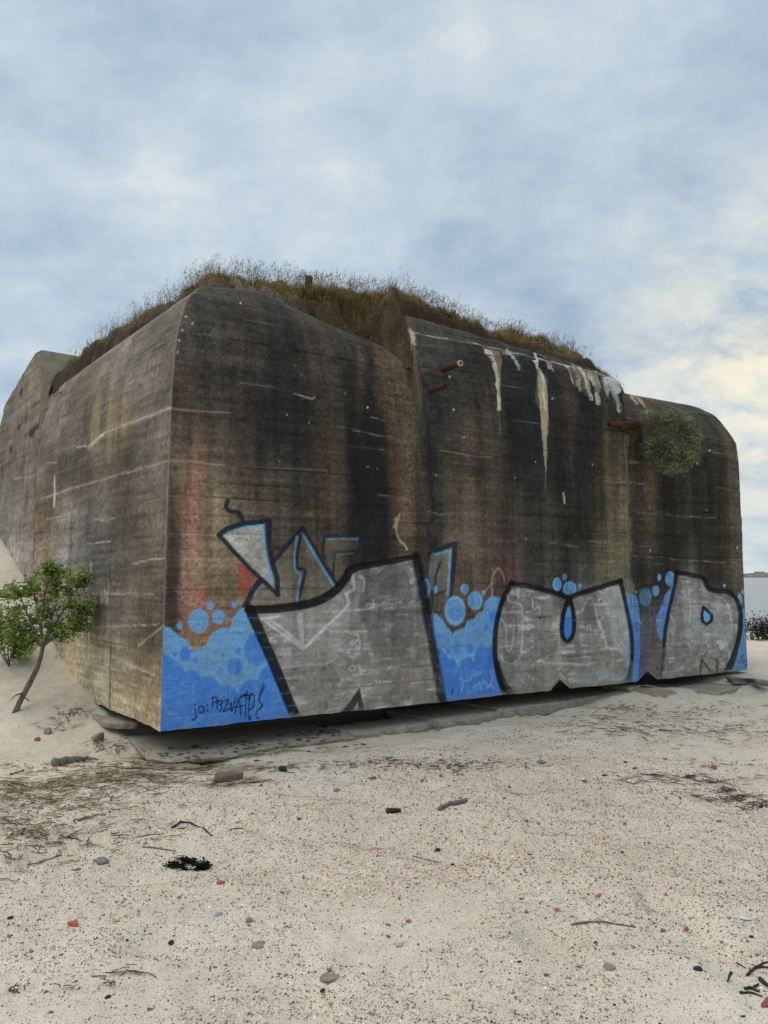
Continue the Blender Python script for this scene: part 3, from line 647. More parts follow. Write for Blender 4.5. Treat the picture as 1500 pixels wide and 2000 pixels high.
# --- blue bubble ground, left panel
P1 = [(300, 1222), (319, 1224), (332, 1228), (347, 1241), (364, 1251), (375, 1268.5), (381, 1270.7), (394, 1264), (404.5, 1262), (411, 1241), (428, 1228), (449, 1228), (456, 1206.7), (470.7, 1189.6), (486, 1186), (540, 1300), (585, 1412), (300, 1445)]
K.poly(P1, LB, .95, 8, wear=.14, soft=2)
low = [(300, 1275), (317, 1275), (332, 1281), (349, 1294), (362, 1311), (381, 1307), (396, 1322), (419.5, 1322), (432, 1341), (449, 1337), (465, 1352), (470.7, 1337), (488, 1326), (502.7, 1326), (507, 1309), (526, 1298)]
def lobes(pts, bulge=4):
    o = []
    for (x0, y0), (x1, y1) in zip(pts[:-1], pts[1:]):
        for k in range(6):
            f = k / 6; o.append((x0 + (x1 - x0) * f, y0 + (y1 - y0) * f - bulge * math.sin(math.pi * f)))
    return o + [pts[-1]]
lowl = lobes(low, 2)
K.poly(lowl + [(590, 1412), (300, 1445)], (60, 114, 188), .95, 8, wear=.1)
K.hard(lowl, 3, HL, .6, 8, soft=2.5, wear=.4)
K.hard(P1[1:15], 3, HL, .3, 8, soft=3, wear=.4)
for cx, cy, rx, ry in ((362, 1278, 11, 14), (382, 1290.5, 4.5, 5.5), (435.5, 1279, 3, 4), (465, 1270.7, 5.3, 6), (431, 1310.5, 4.3, 6), (458, 1302.7, 14, 17), (500.5, 1268.5, 23, 32), (341, 1277, 5, 5)): K.ell(cx, cy, rx, ry, DB, .9, 8, wear=.12)
for cx, cy, rx, ry in ((388, 1213, 20, 23.5), (427, 1205, 13, 14), (411, 1183, 7, 8), (457, 1181.7, 4.7, 5.3), (351, 1222.7, 6, 7)): K.ell(cx, cy, rx, ry, (112, 170, 220), .95, 8, wear=.12)
for cx, cy, rx, ry in ((340, 1380, 16, 36), (420, 1365, 20, 30), (330, 1400, 6, 30), (400, 1418, 60, 8), (375, 1326, 8, 3), (500, 1380, 14, 26)):
    idx = K.box([(cx - rx, cy - ry), (cx + rx, cy + ry)], 3); q = ((K.px[idx] - cx) / rx) ** 2 + ((K.py[idx] - cy) / ry) ** 2
    K.put(idx, np.exp(-q * 1.6) * sm(.42, .6, K.wear[idx]) * .55, A((132, 140, 132)))
# --- middle panel
P2 = [(836, 1203), (850.6, 1200), (862.5, 1210), (871, 1223.7), (883, 1239), (893, 1232), (908.4, 1227), (913.5, 1213.5), (927, 1210), (932, 1200), (944, 1194.8), (947.6, 1176), (961, 1166), (978, 1169), (968, 1210), (966, 1250), (972, 1310), (988, 1358), (866, 1373)]
K.poly(P2, (104, 160, 212), .92, 9, wear=.2, soft=2)
low2 = [(846, 1264), (861, 1268), (871, 1276.4), (878, 1286.6), (889.7, 1286.6), (895, 1302), (900, 1288), (918.6, 1281.5), (924.6, 1290), (927, 1269.6), (939, 1257.7), (952.7, 1262.8), (968, 1243)]
K.poly(lobes(low2, 2) + [(966, 1260), (972, 1310), (990, 1360), (870, 1374)], (56, 106, 180), .93, 9, wear=.12)
K.hard(lobes(low2, 2), 3, HL, .65, 9, soft=2.2, wear=.3); K.hard(P2[:14], 3, HL, .4, 9, soft=2.5, wear=.4)
for cx, cy, rx, ry in ((893, 1265, 8.5, 13), (917, 1266, 7, 10), (875, 1272, 4, 5), (856, 1246, 5, 7), (963, 1208, 8.5, 15), (950, 1225, 5.5, 7)): K.ell(cx, cy, rx, ry, DB, .85, 9, wear=.25)
for cx, cy, rx, ry in ((889, 1193, 20, 28), (928, 1173.5, 14, 18), (907.6, 1150.5, 7.6, 10), (944.6, 1157, 4, 5)): K.ell(cx, cy, rx, ry, (106, 164, 216), .93, 9, wear=.15, ring=HL)
for p in ([(877, 1180), (882, 1174), (894, 1174)], [(876, 1196), (884, 1186), (886, 1197)], [(888, 1186), (896, 1194), (898, 1184)], [(880, 1206), (878, 1200), (886, 1200), (884, 1210), (894, 1208), (896, 1198), (902, 1206), (906, 1196)], [(924, 1168), (924, 1180), (930, 1180)]):
    K.stroke(p, 1.8, (62, 112, 190), .85, 9)
for p in ([(901, 1323), (905, 1331), (902, 1350)], [(905, 1334), (914, 1326), (918, 1332), (922, 1312), (926, 1326), (930, 1312), (934, 1322), (940, 1312)], [(924, 1344), (928, 1334), (931, 1344), (936, 1330), (940, 1344)], [(944, 1326), (942, 1338), (950, 1330), (952, 1344)], [(958, 1308), (963, 1322), (957, 1340)], [(950, 1344), (958, 1336), (964, 1346)], [(896, 1326), (900, 1322)]):
    K.stroke(p, 1.9, (130, 178, 216), .75, 9, wear=.3)
K.stroke([(884, 1346), (883, 1356)], 2, (24, 28, 40), .8, 9)
K.stroke([(942, 1166), (950, 1152), (958, 1140), (966, 1138)], 1.5, (150, 138, 104), .7); K.stroke([(961, 1164), (960, 1130), (967, 1114), (975, 1110), (983, 1122), (985, 1134)], 1.8, (160, 140, 130), .7)
# --- gaps beside and above the other letters
for cx, cy, rx, ry in ((1088, 1141, 8.3, 12.5), (1102.6, 1127, 4, 6), (1112.8, 1150, 12.5, 14), (1132.6, 1144, 3, 5)): K.ell(cx, cy, rx, ry, (98, 156, 206), .92, 12, wear=.3, ring=HL)
K.poly([(1120, 1070), (1126, 1100), (1130, 1138), (1118, 1138), (1116, 1100)], (34, 58, 62), .55, wear=.3); K.stroke([(1076, 1100), (1082, 1110)], 3, (40, 46, 60), .5)
K.poly([(1222, 1162), (1233, 1160), (1242, 1164), (1247, 1178), (1249, 1215), (1250, 1330), (1220, 1338)], (94, 146, 196), .85, 10, wear=.4)
K.poly([(1228, 1205), (1248, 1212), (1252, 1330), (1220, 1338), (1236, 1280)], (60, 108, 172), .85, 10, wear=.35)
K.poly([(1224, 1130), (1232, 1132), (1240, 1145), (1238, 1160), (1226, 1160)], (120, 116, 110), .6, wear=.4)
K.poly([(1247, 1225), (1290, 1205), (1296, 1240), (1294, 1300), (1252, 1305)], (88, 88, 100), .35, wear=.4)
K.poly([(1321, 1136), (1312, 1145), (1300, 1160), (1292, 1185), (1282, 1205), (1284, 1230), (1290, 1250), (1300, 1235)], (88, 140, 190), .8, 13, wear=.5)
K.poly([(1288, 1196), (1304, 1190), (1302, 1222), (1296, 1250), (1288, 1240)], (62, 108, 176), .75, 13, wear=.4)
K.hard([(1235, 1213), (1244, 1211), (1252, 1216)], 2, HL, .8, 10, wear=.3); K.hard([(1284, 1212), (1296, 1211)], 2, HL, .7, 13, wear=.3)
for cx, cy, rx, ry, al in ((1260.7, 1166.7, 12, 19, .5), (1280.7, 1153.7, 7, 10.5, .7), (1287.6, 1127.7, 3.5, 6.5, .85), (1241.7, 1156, 2.5, 4, .7), (1309, 1131, 9.5, 15, .85)): K.ell(cx, cy, rx, ry, (96, 148, 192), al, 13, wear=.35)
K.poly([(1448, 1187), (1456, 1192), (1462, 1220), (1466, 1318), (1426, 1318), (1440, 1280), (1450, 1240)], (88, 134, 178), .8, 14, wear=.3)
K.poly([(1452, 1225), (1462, 1220), (1464, 1280), (1446, 1280)], (70, 112, 166), .5, 14, wear=.3)
for cx, cy, rx, ry in ((1445, 1173.6, 5, 14), (1450.5, 1155.7, 2.4, 4.5), (1456, 1170, 2.5, 8), (1415, 1144, 3, 3)): K.ell(cx, cy, rx, ry, (112, 158, 190), .85, 14)
for lab in (8, 9, 10, 13, 14):
    sel = np.nonzero(K.lab == lab); hz = K.nz.fbm(K.s[sel] * 3.5 + lab, K.z[sel] * 24, 4); hz2 = K.nz.fbm(K.s[sel] * 7 + lab, K.z[sel] * 7, 4)
    K.put(sel, sm(.5, .68, hz) * sm(.42, .62, hz2) * .22, A((140, 190, 230))); K.put(sel, sm(.52, .7, 1 - hz) * sm(.45, .62, 1 - hz2) * .26, A((88, 98, 104)))
    dr = K.nz.fbm(K.s[sel] * 26, K.z[sel] * 2.2, 3); K.put(sel, sm(.55, .7, dr) * .2, A((122, 150, 158)))
# --- the three big silver letters with black outlines
def fill(pts, lab, al=.74, col=(148, 144, 138)):
    K.poly(pts, col, al, lab, wear=.5, fine=.15)
    sel = np.nonzero(K.lab == lab); hz = K.nz.fbm(K.s[sel] * 3.0 + lab, K.z[sel] * 26, 4); hz2 = K.nz.fbm(K.s[sel] * 9 + lab, K.z[sel] * 9, 4)
    K.put(sel, sm(.52, .68, hz) * sm(.42, .6, hz2) * .6, A((190, 186, 180))); K.put(sel, sm(.48, .66, 1 - hz) * sm(.42, .58, 1 - hz2) * .5, A((80, 72, 62)))
L1T = [(486, 1191), (520, 1190), (556, 1188), (620, 1176), (652, 1158), (676, 1130), (685, 1109), (740, 1101), (812, 1087)]
L1R = [(812, 1086), (828, 1164), (848, 1280), (866, 1380)]; L1L = [(488, 1190), (508, 1236), (536, 1300), (560, 1360), (582, 1410)]
fill(smooth_line(L1T) + L1R[1:] + [(582, 1410)] + L1L[::-1][1:], 1)
K.poly([(505, 1200), (600, 1192), (650, 1178), (690, 1130), (700, 1150), (690, 1240), (620, 1300), (560, 1300)], (150, 146, 142), .5, 1, wear=.5)
K.poly([(720, 1110), (790, 1100), (812, 1180), (800, 1290), (730, 1280), (700, 1180)], (66, 65, 66), .42, 1, wear=.4)
for p in ([(524, 1208), (560, 1235), (595, 1265), (630, 1230), (668, 1196), (682, 1178), (676, 1160)], [(589, 1198), (591, 1258)], [(584, 1200), (587, 1240)], [(500, 1210), (545, 1204)], [(676, 1160), (692, 1150), (688, 1124)]): K.hard(p, 5, (188, 184, 180), .85, 1, wear=.25)
K.hard([(520, 1215), (592, 1268), (640, 1222)], 5, (190, 186, 182), .85, 1, wear=.15)
for p in ([(632, 1196), (690, 1192), (716, 1190), (730, 1186), (729, 1172)], [(634, 1220), (640, 1232), (670, 1234), (716, 1233)], [(704, 1128), (712, 1130), (710, 1156)], [(612, 1282), (618, 1264), (624, 1282)], [(686, 1282), (690, 1290), (694, 1280)], [(682, 1306), (688, 1298), (696, 1304), (690, 1312), (682, 1306)], [(700, 1300), (706, 1312)], [(552, 1304), (600, 1298), (640, 1296)], [(664, 1340), (668, 1322), (672, 1330)], [(676, 1326), (700, 1330)], [(560, 1325), (590, 1322)], [(700, 1345), (710, 1370)]):
    K.stroke(p, 3, (178, 174, 168), .75, 1, wear=.4)
K.hard([(822, 1260), (824, 1300), (823, 1374)], 1.5, (150, 140, 118), .6, 1, wear=.3)
K.ell(637, 1378, 4, 9, (84, 70, 52), .7, 1)
K.hard(L1R, 15, BLACK, .9, 1, soft=5); K.hard(L1L, 20, BLACK, .95, 1)
idx = K.box(L1T, 20); d = K.dist(idx, smooth_line(L1T)); wd = np.interp(K.px[idx], [486, 560, 640, 690, 720, 812], [17, 17, 17, 16, 12, 10]); K.put(idx, (1 - sm(wd / 2 - .8, wd / 2 + 1.5, d)) * .95, A(BLACK), 1)
K.poly([(655, 1398), (668, 1388), (684, 1370), (696, 1352), (702, 1342), (706, 1358), (712, 1392), (703, 1394), (699, 1370), (690, 1384), (676, 1398)], (40, 37, 33), .93, 1)
# second letter
L2a = [(998, 1140), (1036, 1146), (1079, 1156), (1110, 1168)]; L2b = [(1112, 1166), (1153, 1153), (1212, 1134.5)]
L2r = [(1211, 1133), (1221.6, 1176), (1232, 1229), (1235.5, 1272), (1232, 1312), (1222, 1338)]; L2l = [(999, 1138), (982.7, 1169.6), (970, 1212), (965.6, 1250.7), (967.7, 1293), (976, 1330), (990, 1357)]
fill(L2a + L2b + smooth_line(L2r) + [(1100, 1350)] + smooth_line(L2l)[::-1], 2, .72, (138, 135, 131))
K.poly([(1172, 1156), (1208, 1144), (1222, 1190), (1230, 1240), (1222, 1290), (1198, 1260), (1190, 1210)], (158, 156, 156), .65, 2, wear=.4)
K.poly([(1140, 1312), (1200, 1312), (1220, 1326), (1150, 1338), (1130, 1330)], (136, 150, 156), .55, 2, wear=.5)
K.poly([(1082, 1300), (1092, 1240), (1098, 1300)], (156, 156, 158), .5, 2, wear=.4); K.hard([(1092, 1190), (1094, 1260), (1096, 1330)], 3, (150, 148, 144), .55, 2, wear=.5)
ST = (176, 174, 170)
for p in ([(990, 1158), (994, 1176), (1012, 1178), (1022, 1186), (1021, 1230), (1018, 1280), (1008, 1296), (985, 1296), (978, 1280)], [(980, 1196), (1000, 1196), (1020, 1197)], [(978, 1208), (990, 1222), (988, 1262), (992, 1274), (1002, 1262), (1004, 1210)], [(1012, 1150), (1013, 1168)], [(998, 1158), (1010, 1150)], [(984, 1221), (1016, 1222)], [(976, 1264), (1000, 1262)], [(1040, 1170), (1042, 1196), (1052, 1180), (1054, 1192)],
          [(1136, 1196), (1146, 1172), (1153, 1164), (1160, 1176), (1166, 1210), (1174, 1230)], [(1130, 1240), (1175, 1238)], [(1170, 1210), (1178, 1240), (1186, 1266)], [(1146, 1230), (1150, 1216), (1154, 1232)], [(1175, 1268), (1200, 1266), (1216, 1272)], [(1208, 1262), (1214, 1252), (1220, 1262)], [(1060, 1294), (1140, 1298)]):
    K.stroke(p, 2.4, ST, .75, 2, wear=.35)
K.poly([(1131, 1243), (1175, 1243), (1176, 1252), (1132, 1254)], ST, .4, 2, wear=.4)
K.hard(L2a, 9.5, BLACK, .95, 2); K.hard(L2b, 9.5, BLACK, .95, 2); K.stroke(L2l, 9, BLACK, .95, 2); K.stroke(L2r, 7.5, BLACK, .92, 2)
K.poly([(964, 1290), (975, 1290), (984, 1322), (1000, 1346), (1012, 1358), (982, 1360), (972, 1335)], BLACK, .9, 2); K.poly([(1236, 1290), (1232, 1338), (1208, 1342), (1226, 1318)], (52, 50, 38), .75, 2)
drop = [(1111, 1168), (1102, 1191), (1097, 1218.7), (1097, 1242), (1107.5, 1255), (1119, 1244), (1122.4, 1216.5), (1118, 1186.7), (1112.5, 1168)]
ds = smooth_line(drop); K.poly(ds, (70, 128, 200), .95, 2); K.poly([(1104, 1186), (1116, 1186), (1118, 1204), (1102, 1204)], (118, 172, 214), .8, 2); K.poly([(1106, 1170), (1117, 1172), (1115, 1186), (1106, 1186)], (84, 74, 64), .9, 2)
K.hard(ds, 8, BLACK, .96, 2)
K.ell(1055, 1207, 2, 2, (10, 10, 10), .9, 2); K.hard([(1045, 1207), (1078, 1203)], 1.4, (24, 22, 20), .8, 2, wear=.3); K.ell(1100, 1342, 8, 6, (96, 76, 44), .6)
# third letter
L3 = [(1322, 1118), (1348, 1122.5), (1372, 1127), (1378, 1134), (1381, 1146), (1389, 1153), (1403.7, 1154.5), (1424.5, 1156), (1438.4, 1168.4), (1447, 1194.4), (1446, 1232.5), (1436.7, 1270), (1426, 1297), (1414, 1318)]
L3l = [(1322, 1117), (1317, 1149), (1306.7, 1191), (1299.7, 1227), (1297, 1262), (1294.5, 1308)]
fill(smooth_line(L3) + [(1295, 1325)] + L3l[::-1], 3, .72, (140, 136, 132))
K.poly([(1330, 1140), (1372, 1140), (1384, 1165), (1420, 1165), (1432, 1200), (1430, 1260), (1400, 1240), (1370, 1262), (1330, 1250), (1316, 1200)], (152, 150, 148), .5, 3, wear=.65)
for p in ([(1318, 1148), (1322, 1164), (1340, 1170), (1400, 1180), (1425, 1185)], [(1308, 1200), (1320, 1222), (1315, 1240)], [(1350, 1250), (1370, 1258), (1382, 1252), (1382, 1240)], [(1404, 1242), (1412, 1240), (1422, 1264), (1426, 1290)], [(1330, 1250), (1350, 1262), (1350, 1275)], [(1390, 1160), (1420, 1172), (1430, 1220)], [(1345, 1150), (1350, 1190), (1346, 1220)]):
    K.stroke(p, 2, ST, .55, 3, wear=.4)
K.hard(smooth_line(L3, 1), 8.5, BLACK, .95, 3, soft=1.4); K.hard(L3l[:5], 7, BLACK, .93, 3); K.hard(L3l[4:], 6, (44, 42, 42), .75, 3, wear=.3)
K.poly([(1440, 1258), (1444, 1250), (1434, 1300), (1424, 1316), (1406, 1318), (1424, 1298)], (44, 44, 38), .85, 3)
d3 = [(1374, 1185.7), (1371, 1201), (1372.5, 1213.5), (1380, 1219), (1390, 1212), (1390.5, 1201), (1381, 1192.7), (1374, 1185.7)]
K.poly(d3, (110, 160, 208), .95, 3); K.hard(d3, 5, BLACK, .96, 3)
for p in ([(1367, 1321), (1371, 1288)], [(1371, 1288), (1393, 1318)], [(1392, 1318), (1401, 1312), (1401, 1288)]): K.hard(p, 3.2, (60, 57, 42), .85, 3)
K.stroke([(1250, 1285), (1249, 1330)], 2, (40, 38, 40), .6)
# marker tags
for p in ([(1446, 1283), (1452, 1280), (1449, 1288)], [(1444, 1296), (1448, 1288), (1452, 1298), (1456, 1284), (1459, 1296)], [(1453, 1304), (1458, 1298)]): K.stroke(p, 1.6, (40, 46, 60), .75, 14)
def z3(pts): return [(300 + x / 4.6875, 1100 + y / 4.6875) for x, y in pts]
INK = (16, 20, 34)
K.ell(*z3([(376, 1296)])[0], 2, 2, INK, .95, 11)
for p in ([(376, 1335), (388, 1385), (385, 1425), (365, 1438), (350, 1425)], [(437 + 25 * math.cos(q * .5236), 1340 + 31 * math.sin(q * .5236)) for q in range(13)],
          [(540, 1235), (536, 1275), (540, 1315)], [(530, 1240), (550, 1220), (585, 1232), (582, 1262), (545, 1282)], [(590, 1265), (575, 1300), (582, 1335)], [(590, 1268), (622, 1258), (636, 1275), (605, 1298)], [(605, 1298), (625, 1310), (620, 1335), (600, 1360)],
          [(650, 1265), (692, 1248), (668, 1300), (640, 1340), (632, 1368), (690, 1330)], [(700, 1290), (715, 1275), (703, 1330), (708, 1368), (730, 1320), (748, 1235)], [(745, 1375), (760, 1300), (778, 1225), (792, 1300), (800, 1392)], [(742, 1322), (800, 1312), (830, 1300)],
          [(795, 1240), (815, 1210), (850, 1200)], [(855, 1170), (846, 1260), (838, 1395)], [(800, 1222), (860, 1212), (905, 1200)], [(882, 1220), (870, 1300), (868, 1400), (878, 1452), (888, 1400)], [(868, 1240), (905, 1185), (925, 1230), (918, 1310), (890, 1345), (872, 1330)],
          [(1000, 1140), (985, 1185), (965, 1235), (968, 1262), (998, 1300), (975, 1330), (948, 1350), (938, 1388)]):
    K.stroke(z3(p), 2.3, INK, .95, 11, soft=1.0)
for p in ((489, 1302), (491, 1350)): K.ell(*z3([p])[0], 2.0, 2.4, INK, .95, 11)
K.ell(*z3([(948, 1415)])[0], 2.4, 2.4, INK, .95, 11); K.stroke(z3([(1008, 1120), (1002, 1150), (985, 1185)]), 5, (40, 54, 80), .7, 11)
# pale weathered lower edge
zrel = Z_ - KZ; fr_ = np.exp(-(zrel / 0.035) ** 2) * sm(.4, .6, K.wear) * 0.7
K.c = K.c * (1 - fr_[..., None]) + np.array([.30, .27, .20]) * fr_[..., None]
pl = (1 - sm(.2, .75, zrel)) * sm(.35, .65, K.nz.fbm(Tt * 4 + 11, Z_ * 9, 4)) * (Tt < 6.3) * (K.lab < 4) * .22
blk = (K.c.sum(-1) > .12); pl = pl * blk; K.c = K.c * (1 - pl[..., None]) + np.array([.36, .32, .26]) * pl[..., None]
# water-borne grime carried over the old paint
gr = sm(.45, .7, K.nz.fbm(Tt * 6 + 30, Z_ * 0.7, 4)) * sm(0.0, 1.2, Z_) * 0.28
K.c *= (1 - gr[..., None])

Q = Canvas(PLf, Ul, ZL, parse(SLt), gL, lL, hbL, 9, .45)
Q.wob = 2.5
Q.stroke([(335, 795), (290, 815), (240, 830), (205, 845), (182, 865), (170, 872), (150, 872)], 2.6, (170, 160, 140), .75, wear=.35)
Q.stroke([(200, 850), (180, 868), (172, 876)], 4, (186, 176, 156), .7, wear=.2)
Q.stroke([(330, 898), (300, 908), (240, 925), (150, 950), (80, 975)], 2.4, (160, 150, 130), .6, wear=.4)
Q.poly([(200, 712), (212, 705), (196, 760), (192, 880), (176, 880), (178, 790)], (132, 116, 88), .6, wear=.3, soft=6); Q.stroke([(228, 706), (216, 760), (213, 900)], 7, (126, 112, 86), .5, soft=4, wear=.3)
Q.stroke([(200, 740), (174, 800), (170, 920)], 6, (62, 56, 52), .6, soft=4, wear=.3); Q.stroke([(240, 740), (232, 800), (232, 960)], 8, (72, 66, 62), .5, soft=4, wear=.3)
Q.stroke([(107, 930), (106, 990)], 1.8, (176, 168, 150), .8)
for p in ([(90, 1015), (130, 1005), (150, 1000)], [(185, 1015), (205, 1018), (225, 1012)], [(180, 1160), (300, 1160)], [(190, 1225), (310, 1220)], [(180, 1260), (200, 1275), (240, 1290), (310, 1325)], [(180, 1300), (240, 1310)], [(95, 905), (110, 903)], [(170, 1062), (215, 1058)], [(260, 1100), (325, 1088)], [(270, 1262), (320, 1222)]): Q.stroke(p, 2, (168, 160, 142), .6, wear=.45)
for p in ([(140, 1000), (138, 1080)], [(216, 1330), (214, 1390)], [(215, 1100), (217, 1250), (213, 1385)], [(290, 1010), (292, 1030)]): Q.hard(p, 1.5, (40, 36, 32), .7, wear=.4)
for p in ([(200, 1155), (200, 1178)], [(196, 1155), (197, 1180)], [(205, 1153), (206, 1178)], [(210, 1156), (210, 1180)], [(176, 1100), (178, 1120)], [(175, 1190), (172, 1300)]): Q.hard(p, 1.3, (180, 172, 156), .6)
Q.stroke([(333, 640), (315, 660), (305, 668)], 2.5, (50, 46, 42), .7)
fe = np.exp(-((Ul - IL) / 0.02) ** 2) * 0.45; Q.c = Q.c * (1 - fe[..., None]) + np.array([.32, .29, .24]) * fe[..., None]
fe = np.exp(-((Tt - I_) / 0.012) ** 2) * 0.35 * (K.lab != 8); K.c = K.c * (1 - fe[..., None]) + np.array([.26, .23, .19]) * fe[..., None]

# build the right face, split where the paint changes into parts
labsf = K.lab; Fq = grid_faces(NV, NW); fl = labsf.reshape(-1)[Fq]
# drop faces inside the two notches? they are only raised, so keep all
fmaj = np.where((fl == fl[:, :1]).sum(1) >= 2, fl[:, 0], fl[:, 2])
names = {0: ('wall', None), 1: ('painted_letter', 'broad silver block letter with thick black outline and sagging top edge'), 2: ('painted_letter', 'round silver letter with black outline and blue drop-shaped slit'),
         3: ('painted_letter', 'silver letter at the seaward end with small blue drop inside'), 4: ('painted_letter', 'older angular silver letter with navy outline and curled fuse'), 5: ('painted_letter', 'older pointed letter with navy and light blue lines'),
         6: ('painted_letter', 'older faded square letter, half hidden by black damp'), 7: ('painted_letter', 'older letter fragment with navy corner right of the broad letter'), 8: ('painted_bubbles', 'blue painted cloud and bubbles by the near corner'),
         9: ('painted_bubbles', 'blue painted cloud and bubbles between the letters'), 10: ('painted_bubbles', 'faded blue strip right of the round letter'), 12: ('painted_bubbles', 'small blue bubbles above the notch of the round letter'), 13: ('painted_bubbles', 'faded blue bubbles left of the seaward letter'), 14: ('painted_bubbles', 'blue strip at the seaward corner'), 11: ('marker_writing', 'black handwritten tag on the blue paint')}
VR = PR.reshape(-1, 3); CRr = K.c.reshape(-1, 3)
for lab, (nm, lb) in names.items():
    ff = Fq[fmaj == lab]
    if not len(ff): continue
    used, inv = np.unique(ff, return_inverse=True)
    o = mesh_obj(nm, VR[used], inv.reshape(ff.shape), M_WALL, bunker, True, CRr[used])
    if lb: o['label'] = lb
VLq = PLf.reshape(-1, 3); FL = grid_faces(NVL, NWL)[:, ::-1]
mesh_obj('wall', VLq, FL, M_WALL, bunker, True, Q.c.reshape(-1, 3))['label'] = 'grey side wall that sinks into the dune'
# concealed body: underside, roof slab, far end, footing
def P3(t_, u_, z_): return C * np.array([1, 1, 0]) + t_ * R + u_ * L + np.array([0, 0, z_])
def prism(name, poly, z0, z1, mat, parent, col=None, jit=0):
    n = len(poly); V = [P3(a_, b_, z0) for a_, b_ in poly] + [P3(a_, b_, z1) for a_, b_ in poly]
    Fs = [tuple(range(n))[::-1], tuple(range(n, 2 * n))] + [(k, (k + 1) % n, n + (k + 1) % n, n + k) for k in range(n)]
    return mesh_obj(name, V, Fs, mat, parent)
# underside sheet following the ragged edge
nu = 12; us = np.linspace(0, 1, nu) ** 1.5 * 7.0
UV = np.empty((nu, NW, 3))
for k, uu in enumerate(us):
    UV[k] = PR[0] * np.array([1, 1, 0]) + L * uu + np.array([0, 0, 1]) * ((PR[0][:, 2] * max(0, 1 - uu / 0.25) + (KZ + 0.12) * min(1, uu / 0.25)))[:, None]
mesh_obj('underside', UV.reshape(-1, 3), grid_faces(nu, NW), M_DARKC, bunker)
prism('footing', [(0.9, 0.9), (8.2, 0.9), (8.2, 7), (0.9, 7)], -0.6, KZ + 0.15, M_DARKC, bunker)
prism('roof', [(0.75, 0.75), (TS1, 1.0), (TS2, 1.2), (8.7, 1.25), (8.7, 8), (1.0, 8)], 4.0, 4.26, M_RAW, bunker)
# seaward end wall, following the rounded shoulder, with a narrow chamfer
pe = np.stack([I_[:, -1], Zr[:, -1]], -1)[::6]; pe = np.vstack([pe, [8, 4.5], [8, KZ]])
Vv = [P3(TL - 0.0, i, z) for i, z in pe]; c0 = len(Vv)
Vv += [P3(TL + 0.035, i + 0.05 if i < 1.2 else i, z - (0.04 if z > 3.8 and i < 2 else 0)) for i, z in pe]
Fs = [(k, k + 1, c0 + k + 1, c0 + k) for k in range(c0 - 1)] + [tuple(range(c0, 2 * c0))]
mesh_obj('end_wall', Vv, Fs, M_DARKC, bunker)

# wing block beyond the left wall
ud = np.linspace(LU, 7.75, 150); zt = np.interp(ud, [LU, 5.3, 6.2, 7.3, 7.62, 7.75], [4.94, 5.0, 4.8, 4.55, 4.17, 3.9]) + 0.03 * (NZ.fbm(ud * 4, ud * 0, 3) - .5)
vz = np.linspace(0, 1, 150); Ud = np.repeat(ud[None], 150, 0); Zd = 0.2 + vz[:, None] * (zt - 0.2)[None]
dD, gD, lD, hbD = relief(Ud, Zd, 47)
dD = dD * 1.6
PD = C * np.array([1, 1, 0]) + Ud[..., None] * L + Zd[..., None] * np.array([0, 0, 1.]) + (dD - 0.02 + 0.02)[..., None] * nl
QD = Canvas(PD, Ud, Zd, parse(SLt), gD, lD, hbD, 15, .45)
for p, w_ in (([(74, 830), (58, 848)], 5), ([(64, 842), (62, 850)], 9), ([(42, 760), (40, 772)], 4), ([(22, 872), (21, 884)], 4), ([(38, 830), (36, 838)], 4)): QD.stroke(p, w_, (34, 30, 26), .85)
QD.stroke([(50, 850), (80, 835), (95, 800)], 2, (44, 40, 36), .7); QD.stroke([(28, 935), (60, 930), (85, 925)], 2, (160, 152, 136), .6, wear=.4)
QD.stroke([(68, 860), (70, 1000), (72, 1100)], 10, (86, 72, 58), .5, soft=5, wear=.3)
wing = mesh_obj('wing_wall', PD.reshape(-1, 3), grid_faces(150, 150)[:, ::-1], M_WALL, bunker, True, QD.c.reshape(-1, 3)); wing['label'] = 'higher pale wing wall at the dune side'
top = [P3(0, u_, z_) for u_, z_ in zip(ud[::5], zt[::5])]; n_ = len(top); top2 = [P3(0.9, u_, z_ - 0.03) for u_, z_ in zip(ud[::5], zt[::5])]
mesh_obj('wing_roof', top + top2, [(k, k + 1, n_ + k + 1, n_ + k) for k in range(n_ - 1)], M_RAW, bunker)
# broken end face of the wing above the main roof
ne = 26; ev = []
for j in range(ne):
    for k in range(14):
        f = j / (ne - 1); g_ = k / 13
        z_ = 3.6 + f * (4.94 - 3.6); t_ = 0.9 * g_
        off = 0.0 if j == ne - 1 or k == 0 else 0.05 * (NZ.fbm(np.float64(f * 9), np.float64(g_ * 5), 3) - 0.5)
        ev.append(P3(t_, LU - 0.002 + off, z_ - (0.03 * g_ if j == ne - 1 else 0)))
mesh_obj('wing_end', ev, grid_faces(ne, 14), M_RAW, bunker)
prism('rear_block', [(0.5, 7.9), (3, 7.9), (3, 10.5), (0.5, 10.5)], 1.0, 4.72, M_DARKC, bunker)

